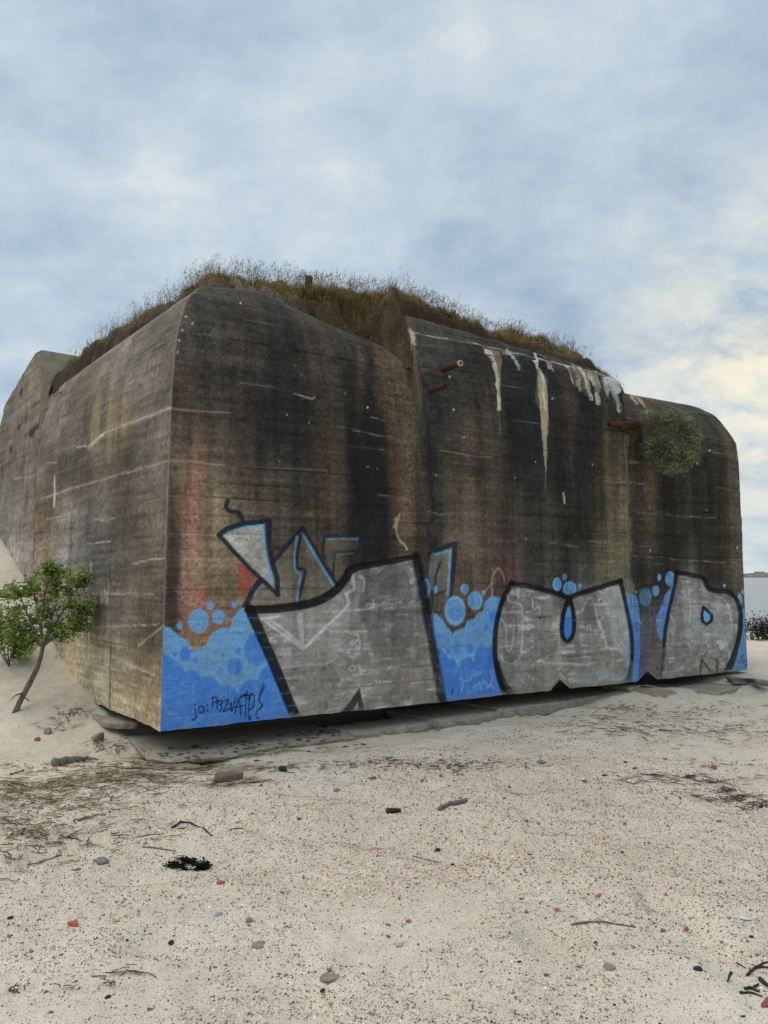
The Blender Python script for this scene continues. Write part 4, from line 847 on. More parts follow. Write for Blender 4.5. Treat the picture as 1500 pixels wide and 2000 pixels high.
# ------------------------------------------------------------------ rusty pipes in the wall
def tube_mesh(pts, rad, n=12, close=True):
    pts = [np.asarray(p, float) for p in pts]; V = []; Fs = []
    rad = rad if hasattr(rad, '__len__') else [rad] * len(pts)
    up = np.array([0, 0, 1.])
    for k, p in enumerate(pts):
        d = pts[min(k + 1, len(pts) - 1)] - pts[max(k - 1, 0)]; d /= np.linalg.norm(d) + 1e-9
        s_ = np.cross(d, up);
        if np.linalg.norm(s_) < 1e-3: s_ = np.array([1., 0, 0])
        s_ /= np.linalg.norm(s_); q = np.cross(s_, d)
        for j in range(n):
            a_ = 2 * math.pi * j / n; V.append(p + rad[k] * (math.cos(a_) * s_ + math.sin(a_) * q))
    for k in range(len(pts) - 1):
        for j in range(n): Fs.append((k * n + j, k * n + (j + 1) % n, (k + 1) * n + (j + 1) % n, (k + 1) * n + j))
    if close: Fs.append(tuple(range(n))[::-1]); Fs.append(tuple(range((len(pts) - 1) * n, len(pts) * n)))
    return V, Fs
def pipe(p0, p1, r, label, light=False):
    p0 = np.array(p0); p1 = np.array(p1); d = (p1 - p0); ln = np.linalg.norm(d); d /= ln
    pts = [p0, p0 + d * ln * .97, p1, p1, p1 - d * 0.07]; rr_ = [r, r, r * .99, r * .78, r * .76]
    V, Fs = tube_mesh(pts, rr_, 18); o = mesh_obj('rusty_pipe', V, Fs, M_RUST, bunker); o['label'] = label
    if light:
        V, Fs = tube_mesh([p1 + d * .004, p1 + d * .004 - d * .03, p1 - d * .03], [r * 1.03, r * 1.04, r * .9], 18, False)
        V2, F2 = tube_mesh([p1 + d * .004, p1 + d * .0045], [r * 1.03, r * .5], 18, False)
        mesh_obj('pipe_rim', V + V2, Fs + [tuple(i + len(V) for i in f) for f in F2], plain_mat('pale_rim', (.35, .24, .16), (.55, .42, .3), 30), o)
def wallpt(px, py, out_, i=0.0): return onR(px, py, i) + (-L) * out_
b0 = wallpt(868, 722, 0, .2); pipe(b0 - (-L) * .15, b0 + (-L) * .28 + np.array([0, 0, .015]), .036, 'upper rusty pipe stub with a pale broken rim', True)
b0 = wallpt(840, 764, 0, .15); pipe(b0 - (-L) * .12, b0 + (-L) * .27 + np.array([0, 0, .01]), .034, 'lower rusty pipe stub with a dark open end')
q0 = onR(1248, 826, 0.0); q1 = onR(1190, 829, -.22); pipe(q0 + L * .05, q1, .036, 'rusty pipe stub under the hanging bush')
q0 = onR(1262, 829, 0.02); q1 = onR(1208, 835, -.10); pipe(q0 + L * .05, q1, .026, 'thinner rusty pipe behind the other by the bush')

# ------------------------------------------------------------------ turf mound on the roof
mt = np.linspace(0.1, 8.3, 330); mu = np.linspace(0.1, 7.0, 220)
MT, MU = np.meshgrid(mt, mu)
ue = np.interp(MT, [0, 0.6, 1.2, 2.3, 2.7, TS1 - .02, TS1 + .05, 4.5, 6.0, TS2, 6.3, 7.4, 7.9], [.72, .74, .80, .76, .58, .44, .58, .55, .42, .38, .62, .95, 1.3])
te = np.interp(MU, [0, 0.8, 2.0, 3.5, LU], [.72, .70, .52, .36, .20])
jag = (NZ.fbm(MT * 3.1, MU * 3.1, 4) - .5) * 0.26 * (1 - .85 * np.exp(-((MT - TS1) / .3) ** 2))
d1 = MU - ue + jag; d2 = MT - te + jag; d3_ = (7.95 - MT) * 1.0 + jag; d4 = (LU - MU) + jag * .3 + 6 * sm(1.0, 1.3, MT)
dm = np.minimum(np.minimum(d1, d2), np.minimum(d3_, d4))
ebase = np.interp(MT, [0, .6, 1.07, 1.53, 2.23, 2.58, TS1 - .02, TS1 + .02, TS2, 6.3, 8.5], [4.70, 4.75, 4.80, 4.72, 4.55, 4.48, 4.42, 4.82, 4.50, 4.42, 4.42]) 
wl = sm(0, 1.2, MU - MT * 1.5); ebase = ebase * (1 - wl) + np.interp(MU, [0.7, 2, 3.4, LU], [4.72, 4.70, 4.62, 4.48]) * wl
ztop = np.interp(MT, [0, 1, 2.6, 3.4, 4.8, 6, 7.2, 7.6, 7.9], [4.93, 5.13, 5.36, 5.34, 5.20, 5.14, 5.0, 4.84, 4.6])
wl2 = sm(1.0, 2.6, MU - MT * .8); ztl = np.interp(MU, [0, 1.5, 3.4, 4.2, 5.2, 7], [5.2, 5.2, 5.15, 5.02, 4.95, 4.9]); ztop = ztop * (1 - wl2) + ztl * wl2
rise = np.clip(dm, 0, 1.1) / 1.1; rise = 1 - (1 - rise) ** 1.7
cut = sm(-0.02, 0.07, dm)
cutH = np.interp(MT, [0, .9, 1.4, 1.9, 2.4, TS1 - .02, TS1 + .05, 4.5, 8], [.08, .07, .12, .18, .24, .26, .12, .10, .08]) * (1 - wl) + .12 * wl
cut = sm(-0.03, 0.10 + .16 * np.exp(-((MT - 2.5) / .6) ** 2), dm)
MZ = ebase + cutH * cut + (ztop - ebase - cutH) * rise + (NZ2.fbm(MT * 2.6, MU * 2.6, 4) - .5) * 0.34 * cut + (NZ.fbm(MT * 9, MU * 9, 3) - .5) * 0.13 * cut - 0.35 * (1 - sm(-0.12, 0.0, dm))
MP = C * np.array([1, 1, 0]) + MT[..., None] * R + MU[..., None] * L + MZ[..., None] * np.array([0, 0, 1.])
Fm = grid_faces(len(mu), len(mt)); keep = (dm.reshape(-1)[Fm] > -0.14).all(1)
soil = lin((60, 46, 36)) * 1.0; moss = lin((98, 84, 52)) * 1.3; pale = lin((128, 114, 98)) * 1.2
k = sm(.02, .25, dm)[..., None]; mc = soil * (1 - k) + moss * k
pk = (np.exp(-((MT - 1.35) / .55) ** 2) * (1 - sm(.05, .35, dm)) * .8)[..., None]; mc = mc * (1 - pk) + pale * pk
pk = (np.exp(-((MT - 2.85) / .12) ** 2) * (1 - sm(.05, .3, dm)) * .4)[..., None]; mc = mc * (1 - pk) + pale * pk
fm = (sm(1.5, 2.0, MT) * (1 - sm(TS1, TS1 + .1, MT)) * (1 - sm(.25, .4, dm)) * (MU < 2))[..., None]; mc = mc * (1 - fm) + lin((84, 68, 50)) * fm
mc = mc * (0.25 + 1.5 * NZ.fbm(MT * 9, MU * 9, 4))[..., None]
M_TURF = attr_mat('turf_soil', .95, 40, .35)
usedv, inv = np.unique(Fm[keep], return_inverse=True)
o = mesh_obj('turf', MP.reshape(-1, 3)[usedv], inv.reshape(-1, 4), M_TURF, None, True, mc.reshape(-1, 3)[usedv]); tag(o, kind='structure')

# blades
def blades(P, H, W_, lean, col, seg=3, curve=.6, hang=None):
    """ribbons: P (n,3) roots, H heights, W_ widths, lean (n,3) horizontal vectors, col (n,3)"""
    n = len(P); ang = rng.uniform(0, math.pi, n); side = np.stack([np.cos(ang), np.sin(ang) * .5, np.zeros(n)], -1) * (W_ / 2)[:, None]
    V = np.empty((n, (seg + 1) * 2, 3))
    for s_ in range(seg + 1):
        f = s_ / seg; c_ = P + np.array([0, 0, 1.]) * (H * f * (1 - .15 * f))[:, None] + lean * (f ** (1 + curve))
        if hang is not None: c_ = c_ - np.array([0, 0, 1.]) * (hang * f * f)[:, None]
        k_ = 1 - f * .85; V[:, 2 * s_] = c_ - side * k_; V[:, 2 * s_ + 1] = c_ + side * k_
    base = (np.arange(n) * (seg + 1) * 2)[:, None, None]; q = np.array([[2 * s_, 2 * s_ + 1, 2 * s_ + 3, 2 * s_ + 2] for s_ in range(seg)])[None]
    Fb = (base + q).reshape(-1, 4); return V.reshape(-1, 3), Fb, np.repeat(col, (seg + 1) * 2, 0)
cand = np.nonzero((dm.reshape(-1) > -0.04) & ((MU.reshape(-1) < 3.4) | (MT.reshape(-1) < 2.2)))[0]
MPf = MP.reshape(-1, 3); dmf = dm.reshape(-1); MTf = MT.reshape(-1); MUf = MU.reshape(-1)
PAL = np.array([lin(c) for c in ((104, 98, 46), (84, 82, 40), (132, 110, 60), (120, 92, 50), (74, 66, 36), (148, 128, 84), (96, 78, 42))]) * 1.6
ncl = NZ2.fbm(MTf * 1.7 + 4, MUf * 1.7, 3)
def pick(n, wfun):
    wgt = wfun(cand); wgt = wgt / wgt.sum(); return rng.choice(cand, n, p=wgt)
c1 = pick(64000, lambda i: 0.3 + 3.2 * np.exp(-((MTf[i] - 2.3) / .7) ** 2) * (dmf[i] < .6) * (MUf[i] < 2) + 1.0 * np.exp(-dmf[i] * 1.2) + sm(.45, .6, ncl[i])) 
jit = rng.normal(0, .012, (len(c1), 3)); P_ = MPf[c1] + jit
pc = np.clip(((ncl[c1] - .3) / .4 * 6 + rng.normal(0, 1.3, len(c1))), 0, 6).astype(int)
le = rng.normal(0, .03, (len(c1), 3)); le[:, 2] = 0; le += -nr * -0.0 + nr * .03
hg = np.where(dmf[c1] < .12, rng.uniform(0.02, .13, len(c1)), 0)
tuss = .45 + 1.4 * sm(.42, .62, NZ.fbm(MTf[c1] * 4.2, MUf[c1] * 4.2, 2)); Hh = rng.uniform(.022, .075, len(c1)) * tuss; PALm = sm(.4, .6, NZ2.fbm(MTf[c1] * 3.1 + 9, MUf[c1] * 3.1, 3)) * np.where(dmf[c1] < .1, .7, 1)
V, Fb, cc = blades(P_, Hh, rng.uniform(.004, .009, len(c1)), le, PAL[pc] * (rng.uniform(.45, 1.2, len(c1)) * (.45 + .8 * PALm))[:, None], 2, hang=hg)
o = mesh_obj('grass', V, Fb, M_GRASS, None, False, cc); tag(o, 'short dry olive and tan grass tufts covering the bunker roof', 'grass', kind='stuff')
# tall flowering stems along the crest
def crestw(i): return np.exp(-((dmf[i] - .7) / .5) ** 2) * (0.35 + sm(.42, .62, NZ.fbm(MTf[i] * 1.3 + 2, MUf[i] * 1.3, 3)) * 1.5) * np.interp(MTf[i], [0, .4, 3.2, 4.5, 8], [1.1, 1.7, 1.0, .4, .35]) * np.where(MUf[i] > 2.2, .4, 1)
c2 = pick(4200, crestw); n = len(c2)
H2 = rng.uniform(.14, .34, n) * np.interp(MTf[c2], [0, 3, 5, 8], [1.05, 1.05, .7, .65]); lean2 = np.stack([rng.normal(.05, .05, n), rng.normal(0, .05, n), np.zeros(n)], -1)
colS = np.array([lin(c) for c in ((150, 130, 104), (122, 106, 88), (136, 120, 84))])[rng.integers(0, 3, n)]
V, Fb, cc = blades(MPf[c2] + rng.normal(0, .015, (n, 3)), H2, np.full(n, .0030), lean2, colS, 3)
# seed heads
tips = MPf[c2] + np.array([0, 0, 1.]) * (H2 * .85)[:, None] + lean2
k5 = np.repeat(np.arange(n), 7); sl = rng.uniform(-.28, 0.02, len(k5)); 
sp_ = tips[k5] + np.stack([rng.normal(0, .008, len(k5)) + lean2[k5, 0] * sl, rng.normal(0, .008, len(k5)), sl * H2[k5] * .9], -1)
V2, F2, cc2 = blades(sp_, rng.uniform(.010, .026, len(k5)), rng.uniform(.004, .008, len(k5)), rng.normal(0, .007, (len(k5), 3)), colS[k5] * .85, 1)
o = mesh_obj('tall_grass', np.vstack([V, V2]), np.vstack([Fb[:, :], F2 + len(V)]), M_GRASS, None, False, np.vstack([cc, cc2])); tag(o, 'tall thin flowering grass stems standing against the sky on the roof', 'grass', kind='stuff')
# stump on the crest
sx = atY(603, 549, 9.15)
V, Fs = tube_mesh([sx + np.array([0, 0, -.16]), sx + np.array([0, 0, -.04]), sx + np.array([.003, 0, .05]), sx + np.array([.004, 0, .06])], [.055, .05, .048, .042], 8)
tag(mesh_obj('wooden_post', V, Fs, M_WOODD), 'short dark weathered post sticking out of the roof grass', 'post')

# ------------------------------------------------------------------ things lying about
LM = {'the black seaweed clump': (375, 1692), 'the driftwood stub': (885, 1573), 'the dark bark piece': (768, 1588), 'the long lying stick': (1180, 1806), 'the round blue grey shell': (782, 1847), 'the rough ruddy rock': (450, 1527),
      'the mussel shell': (1453, 1796), 'the low grey brown rock': (643, 1910), 'the corner twigs': (1465, 1930), 'the seaweed line': (1440, 1560), 'the bunker foot slabs': (1000, 1400), 'the orange shell': (167, 1794), 'the left reed bed': (80, 1600),
      'the chunky bright brick': (1168, 1751), 'the bowed dark root': (375, 1612), 'the pale blue grey stone': (425, 1788), 'the dark split stone': (1363, 1896), 'the shiny black pebble': (855, 1662), 'the smooth flat grey stone': (200, 1684)}
USED = set()
def where(kind, px, py):
    o_ = sorted(LM.items(), key=lambda q: math.hypot(q[1][0] - px, (q[1][1] - py) * 1.4))
    for near in ('just', 'a little way', 'well'):
        for nm_, (x, y) in o_[:4]:
            dx_, dy_ = px - x, py - y
            if abs(dx_) > 2.2 * abs(dy_): d_ = 'right of' if dx_ > 0 else 'left of'
            elif abs(dy_) > 2.2 * abs(dx_): d_ = 'below' if dy_ > 0 else 'above'
            else: d_ = ('below and ' if dy_ > 0 else 'above and ') + ('right of' if dx_ > 0 else 'left of')
            dd = math.hypot(dx_, dy_); nr_ = 'just' if dd < 60 else ('a little way' if dd < 150 else 'well')
            if near != nr_ and near != 'well': continue
            t__ = f'{kind} {nr_} {d_} {nm_}'
            if t__ not in USED: USED.add(t__); return t__
    x, y = o_[0][1]; t__ = f'{kind} {round(math.hypot(px - x, py - y) / 12)} shell widths from {o_[0][0]}'; USED.add(t__); return t__

import bmesh
from mathutils import noise as mno
SG = np.linspace(1.9, 60, 6000)
def gpt(px, py):
    r = ray(px, py); P = CAM[None] + r[None] * SG[:, None]
    h = hgt(P[:, 0], P[:, 1]); k = np.argmax(P[:, 2] < h); return P[k]
def gz(x, y): return float(hgt(np.array([x]), np.array([y]))[0])
def slab(front, z, th, depth, label, cat='slab', mat=None, tilt=0.0, seed=1, grp=None, name='concrete_slab'):
    rg = np.random.default_rng(seed)
    fr = [atz(px, py, z) for px, py in front]; bk = [p + L * depth + np.array([0, 0, tilt]) for p in fr[::-1]]
    ring = []
    poly = fr + bk
    for a_, b_ in zip(poly, poly[1:] + poly[:1]):
        nseg = max(1, int(np.linalg.norm(b_ - a_) / 0.05))
        for k_ in range(nseg): ring.append(a_ + (b_ - a_) * k_ / nseg + np.array([*rg.normal(0, .007, 2), rg.normal(0, .003)]))
    ring = np.array(ring); cen = ring.mean(0); n = len(ring)
    def inset(d, dz):
        v = cen - ring; v[:, 2] = 0; v /= np.linalg.norm(v, axis=1)[:, None] + 1e-9; q = ring + v * d; q[:, 2] += dz; return q
    rings = [inset(.05, 0.002), inset(.014, 0), inset(0, -.014) + rg.normal(0, .004, ring.shape), inset(.004, -th * .55) + rg.normal(0, .006, ring.shape), inset(.03, -th)]
    V = np.vstack(rings); Fs = [tuple(range(n))[::-1]]
    for k_ in range(4):
        for j in range(n): Fs.append((k_ * n + j, k_ * n + (j + 1) % n, (k_ + 1) * n + (j + 1) % n, (k_ + 1) * n + j))
    o = mesh_obj(name, V, Fs, mat or M_SLAB, None); bm = bmesh.new(); bm.from_mesh(o.data)
    bmesh.ops.triangulate(bm, faces=[f for f in bm.faces if len(f.verts) > 4]); bmesh.ops.recalc_face_normals(bm, faces=bm.faces); bm.to_mesh(o.data); bm.free()
    return tag(o, label, cat, grp)
M_SLAB = concrete_mat('slab_concrete', False, (0.33, 0.29, 0.225))
for nn_ in M_SLAB.node_tree.nodes:
    if nn_.type == 'BUMP': nn_.inputs['Distance'].default_value = 0.02; nn_.inputs['Strength'].default_value = 0.9
M_SLABR = plain_mat('rust_stained_slab', (0.28, 0.19, 0.12), (0.42, 0.36, 0.28), 9)
slab([(855, 1409), (915, 1404), (980, 1391)], .02, .10, .9, 'broken concrete slab under the broad silver letter, left of the long straight slab', seed=2)
slab([(979, 1386), (1060, 1376), (1130, 1366), (1208, 1352)], .05, .13, .9, 'long straight concrete slab running under the round silver letter', seed=3)
slab([(690, 1434), (720, 1430), (770, 1422), (815, 1417), (854, 1408)], .0, .09, .5, 'crumbling rounded concrete footing edge left of the broken slab', seed=4)
slab([(216, 1412), (240, 1432), (268, 1456), (288, 1479), (330, 1486), (430, 1476), (560, 1455), (692, 1437)], -.015, .05, 1.2, 'thin sand-dusted concrete slab beneath the near bottom corner of the bunker', seed=5)
slab([(172, 1386), (186, 1400), (205, 1409), (240, 1411), (272, 1410)], .13, .07, .35, 'broken concrete lump sticking out from the foot of the side wall', seed=6)
slab([(1222, 1346), (1262, 1353), (1300, 1360), (1330, 1352)], .09, .07, .5, 'rust stained tilted slab between the second and third silver letters', mat=M_SLABR, tilt=.05, seed=7)
slab([(1338, 1354), (1380, 1357), (1402, 1353), (1428, 1345), (1478, 1335)], .07, .08, .6, 'low concrete slab half buried beneath the third silver letter', seed=8)
slab([(1466, 1325), (1480, 1331), (1512, 1330)], .17, .07, .35, 'small dark slab in the sand past the seaward corner', seed=9, mat=M_STONE)

def rock(px, py, wpx, hr, mat, name, label, cat, grp=None, seed=0, ang=False, asp=1.3, sink=.25, sub=2, rot=None):
    rg = np.random.default_rng(seed + 100); P = gpt(px, py); d = np.linalg.norm(P - CAM); W = wpx * d / F
    me = bpy.data.meshes.new(name); bm = bmesh.new()
    if ang:
        n = 14
        for k_ in range(n):
            v = rg.uniform(-1, 1, 3); m_ = np.abs(v).max(); v = v / m_ * rg.uniform(.8, 1) if k_ % 3 else v
            bm.verts.new(v * .5)
        r_ = bmesh.ops.convex_hull(bm, input=bm.verts); bmesh.ops.delete(bm, geom=[g for g in r_['geom_interior'] if isinstance(g, bmesh.types.BMVert)], context='VERTS')
    else:
        bmesh.ops.create_icosphere(bm, subdivisions=sub, radius=.5)
        for v in bm.verts:
            q = v.co * 2.2 + Vector((seed * 3.1, 0, 0)); v.co *= 1 + .35 * mno.noise(q) + .12 * mno.noise(q * 3)
    a_ = rg.uniform(0, 3.1) if rot is None else rot; ca, sa = math.cos(a_), math.sin(a_); hh_ = W * hr
    for v in bm.verts:
        x, y, z_ = v.co.x * W * (1 if ang else 1.0), v.co.y * W / asp, v.co.z * hh_
        if rot is None: x, y = x, y
        v.co = Vector((x * ca - y * sa, x * sa + y * ca, z_ + hh_ * (.5 - sink)))
    bm.normal_update(); bm.to_mesh(me); bm.free(); me.materials.append(mat)
    if not ang: me.polygons.foreach_set('use_smooth', np.ones(len(me.polygons), bool))
    o = bpy.data.objects.new(name, me); COL.objects.link(o); o.location = P; return tag(o, label, cat, grp)

BR = [  # px, py, width, label or None
 (728, 1522, 16, 'large flat red brick piece in the grit just below the bunker shadow, left of centre'), (431, 1726, 15, 'red brick piece just below the black seaweed clump'), (151, 1700, 12, 'diamond shaped red brick chip alone on the left sand'),
 (286, 1648, 12, 'rough red brick chip above the black seaweed clump'), (143, 1809, 22, 'long flat orange red brick shard near the orange shell'), (74, 1446, 15, 'pale pinkish brick piece on clean sand below the crooked tree'),
 (1393, 1499, 16, 'red brick shard just above the dark seaweed line at right'), (1168, 1751, 16, 'chunky bright red brick lump, largest of the right foreground'), (1302, 1748, 13, 'red brick piece right of the chunky bright lump'),
 (1087, 1779, 14, 'thin red brick sliver above the long lying stick'), (859, 1582, 13, 'dull brick lump touching the left end of the driftwood stub'), (1498, 1962, 24, 'dark red brick half cut off by the lower right picture edge'),
 (862, 1517, 12, 'brick lump at the foot of the red cluster above the driftwood stub'), (1181, 1516, 12, 'dark brown brick lump beside a black pebble'), (1341, 1816, 12, 'orange red brick chip left of the white mussel shell'), (585, 1601, 12, 'brick sliver left of the dark bark piece')]
BRs = [(509, 1536, 9), (674, 1625, 8), (350, 1754, 8), (20, 1830, 10), (550, 1745, 9), (486, 1808, 8), (293, 1972, 10), (324, 1975, 8), (644, 1896, 11), (860, 1475, 8), (876, 1501, 9), (892, 1509, 9), (1221, 1490, 9), (1240, 1502, 10), (1300, 1484, 9), (1143, 1528, 11), (995, 1538, 8),
       (900, 1560, 8), (1028, 1605, 9), (1051, 1610, 9), (1220, 1609, 8), (1035, 1670, 8), (1267, 1648, 9), (1027, 1784, 10), (1018, 1757, 8), (759, 1808, 10), (797, 1801, 10), (759, 1830, 9), (1225, 1789, 8), (1130, 1891, 11), (1067, 1907, 10), (1220, 1957, 9), (1198, 1864, 8), (1163, 1842, 8), (1404, 1606, 9), (560, 1812, 8), (100, 1980, 9), (420, 1890, 8), (900, 1990, 9), (1330, 1560, 8)]
for k, (x, y, w_, lb) in enumerate(BR): rock(x, y, w_, .45, M_BRICKD if k in (10, 11, 13, 15) else M_BRICK, 'brick_fragment', lb, 'brick fragment', 'red brick fragments on the beach', k, True)
for k, (x, y, w_) in enumerate(BRs): rock(x, y, w_, .5, M_BRICK if k % 3 else M_BRICKD, 'brick_fragment', where('small red brick chip', x, y), 'brick fragment', 'red brick fragments on the beach', 40 + k, True)
ST_ = [(552, 1505, 20, .6, M_STONED, 'dark grey stone at the edge of the reeds below the blue painted corner'), (658, 1545, 16, .35, M_STONE, 'flat grey stone in the red grit left of centre'), (200, 1684, 26, .35, M_STONE, 'smooth flat grey stone half buried left of the black seaweed'),
       (425, 1788, 15, .5, M_SHELLB, 'pale blue grey upright stone in the middle foreground'), (486, 1800, 17, .4, M_STONE, 'grey stone right of the pale blue grey one'), (334, 1843, 12, .6, M_STONED, 'black round pebble in the left foreground'),
       (643, 1910, 38, .14, M_STONER, 'low grey brown rock with a red chip on it in the lower foreground'), (506, 1846, 30, .12, M_STONER, 'flat sand coloured stone plate barely showing'), (1057, 1491, 17, .5, M_STONE, 'grey rounded stone at the upper edge of the red grit'),
       (855, 1662, 11, .6, M_STONED, 'shiny black pebble below the driftwood stub'), (1191, 1892, 24, .3, M_STONER, 'grey brown rock in the right foreground below the long stick'), (1363, 1896, 16, .5, M_STONED, 'dark split stone left of the scattered twigs'), (630, 1938, 11, .7, M_STONED, 'small dark upright stone beneath the low grey brown rock')]
for k, (x, y, w_, hr, mt_, lb) in enumerate(ST_): rock(x, y, w_, hr, mt_, 'beach_stone', lb, 'stone', 'stones on the beach', 200 + k)
for k, (x, y, w_) in enumerate([(565, 1537, 7), (248, 1838, 8), (825, 1525, 9), (884, 1690, 9), (1295, 1818, 10), (1467, 1831, 9), (1410, 1842, 8), (1451, 1988, 10), (722, 1980, 8), (210, 1950, 12), (1350, 1700, 7), (20, 1795, 11), (60, 1860, 9), (1014, 1880, 8), (690, 1770, 7), (1215, 1665, 7), (120, 1866, 8), (560, 1906, 7), (985, 1560, 8), (940, 1900, 7)]):
    rock(x, y, w_, .55, M_STONED if k % 2 else M_STONE, 'beach_stone', where('small dark pebble', x, y), 'stone', 'stones on the beach', 300 + k, sub=1)
rock(450, 1527, 62, .55, M_STONER, 'rough_rock', 'rough ruddy brown rock bedded in straw below the blue corner', 'rock', None, 408, True, rot=.35, asp=1.6)
rock(352, 1500, 62, .10, M_STONER, 'mortar_rubble', 'flat crumbled grey mortar rubble below the bunker corner', 'rubble', None, 402, asp=1.5, rot=.1, sub=3)
rock(95, 1432, 20, .6, M_STONER, 'sandstone_block', 'small square sandy block left of the lower slab', 'stone', None, 403, ang=True)
rock(192, 1448, 24, .8, M_STONER, 'sandstone_block', 'crumbling tan block in the hollow left of the bunker corner', 'stone', None, 404, ang=True)
SH = [(780, 1910, 10), (973, 1926, 12), (1428, 1929, 9), (978, 1837, 7), (1330, 1743, 8), (1133, 1879, 7), (960, 1996, 13), (796, 1866, 9), (605, 1983, 13), (653, 1788, 10), (527, 1744, 9), (39, 1822, 6), (831, 1937, 11), (1198, 1758, 8), (540, 1890, 7), (700, 1960, 7), (410, 1990, 7), (590, 1768, 7), (1075, 1926, 6), (1300, 1960, 7)]
def shell(px, py, wpx, mat, label, grp=None, seed=0, cat='shell', name='shell'):
    rg = np.random.default_rng(seed); P = gpt(px, py); W = wpx * np.linalg.norm(P - CAM) / F
    n, m_ = 9, 6; V = []
    for j in range(m_):
        for i in range(n):
            f = j / (m_ - 1); a_ = math.pi * (i / (n - 1)) ; rr_ = W * .5 * f * (1 + .06 * (i % 2))
            V.append((rr_ * math.cos(a_), rr_ * math.sin(a_) * 1.1 - W * .25, W * .28 * math.sqrt(max(0, 1 - (f * 1.0 - .35) ** 2)) * (.6 + .4 * math.sin(a_)) - W * .1))
    V = np.array(V); a_ = rg.uniform(0, 6.28); V[:, :2] = V[:, :2] @ np.array([[math.cos(a_), -math.sin(a_)], [math.sin(a_), math.cos(a_)]])
    me_o = mesh_obj(name, V, grid_faces(m_, n), mat, None, True); me_o.location = P
    mdf = me_o.modifiers.new('thick', 'SOLIDIFY'); mdf.thickness = W * .05
    return tag(me_o, label, cat, grp)
for k, (x, y, w_) in enumerate(SH): shell(x, y, w_, M_SHELL if k % 4 else M_SHELLB, where('small pale shell', x, y), 'shells on the beach', k)
shell(782, 1847, 17, M_SHELLB, 'round blue grey shell in the middle foreground', None, 61); shell(1453, 1796, 22, M_SHELL, 'white and black mussel shell at the right', None, 62)
shell(167, 1794, 13, M_ORANGE, 'orange shell fragment at left beside a dark scrap', None, 63); shell(227, 1799, 11, M_ORANGE, 'smaller orange tan shell fragment right of the orange one', None, 64)

def stick(pts_px, rpx, mat, name, label, cat, grp=None, lift=.6, n=7, taper=.5, wob=.0):
    P = [gpt(x, y) for x, y in pts_px]; d = np.linalg.norm(P[0] - CAM); r = rpx * .5 * d / F
    sp_ = [tuple(p) for p in P]; Q_ = []
    for a_, b_ in zip(P[:-1], P[1:]):
        for f in np.linspace(0, 1, 4)[:-1]: Q_.append(a_ + (b_ - a_) * f)
    Q_.append(P[-1]); Q_ = [np.array([q[0], q[1], max(gz(q[0], q[1]), q[2]) + r * lift + rng.normal(0, r * .15)]) for q in Q_]
    rad = np.linspace(r, r * taper, len(Q_)) * rng.uniform(.85, 1.15, len(Q_))
    base = Q_[0].copy(); V, Fs = tube_mesh([q - base for q in Q_], rad, n)
    o = mesh_obj(name, V, Fs, mat, None, True); o.location = base; return tag(o, label, cat, grp)
stick([(106, 1497), (130, 1490), (152, 1488), (170, 1486), (190, 1491)], 15, M_WOOD, 'driftwood', 'grey rounded driftwood piece lying on the left sand', 'driftwood', taper=.25)
stick([(858, 1584), (872, 1576), (890, 1572), (911, 1566)], 9, M_WOOD, 'driftwood', 'knobbly grey driftwood stub in the red grit', 'driftwood', taper=.9)
stick([(756, 1589), (782, 1587)], 13, M_WOODD, 'bark_piece', 'dark curled bark piece left of the driftwood stub', 'bark')
stick([(1116, 1808), (1150, 1804), (1178, 1803), (1210, 1808), (1242, 1814)], 4, M_WOOD, 'lying_stick', 'long thin stick lying across the right foreground', 'stick')
stick([(806, 1673), (832, 1680), (859, 1685)], 2.6, M_WOOD, 'lying_stick', 'thin pale stick below the shiny black pebble', 'stick')
stick([(278, 1656), (312, 1660), (344, 1664)], 3, M_WOOD, 'lying_stick', 'straw coloured stick above the black seaweed clump', 'stick')
stick([(152, 1605), (175, 1598), (187, 1594), (207, 1593)], 5, M_WOOD, 'lying_stick', 'forked weathered stick right of the left reed bed', 'stick')
stick([(55, 1692), (85, 1683), (120, 1672)], 4, M_WOOD, 'lying_stick', 'slanting grey stick below the left reed bed', 'stick')
stick([(20, 1514), (36, 1510), (47, 1504)], 3.6, M_WOODD, 'lying_stick', 'short dark stick on clean sand at the left edge', 'stick')
stick([(336, 1618), (352, 1607), (372, 1609), (398, 1620), (414, 1634)], 4, M_WOODD, 'root_piece', 'curved dark root bowed on the sand above the seaweed clump', 'root')
TW = 'dark twigs in the lower right corner'
for k, (p, r_, lb) in enumerate(([[(1459, 1907), (1468, 1898), (1477, 1891), (1490, 1885), (1503, 1884)], 4.5, 'forked brown twig curving up at the right edge'], [[(1478, 1891), (1490, 1892), (1504, 1893)], 4, 'straight twig pointing at the right edge from the fork'], [[(1439, 1884), (1448, 1888), (1457, 1894)], 2.6, 'thin crossed twig left of the forked one'],
        [[(1455, 1936), (1468, 1932), (1482, 1925)], 5, 'stubby dark twig crossing another low at the right'], [[(1468, 1932), (1476, 1937), (1484, 1941)], 5.5, 'thick short twig branching under the stubby one'], [[(1446, 1941), (1460, 1942), (1475, 1945), (1489, 1949)], 4, 'lowest long twig of the right corner'],
        [[(1485, 1918), (1493, 1924), (1503, 1933)], 8, 'thick knobbed twig at the right edge'], [[(1428, 1903), (1424, 1911), (1421, 1920)], 4, 'knotty upright twig left of the others'])):
    stick(p, r_, M_WOODD, 'dark_twig', lb, 'twig', TW, .8)

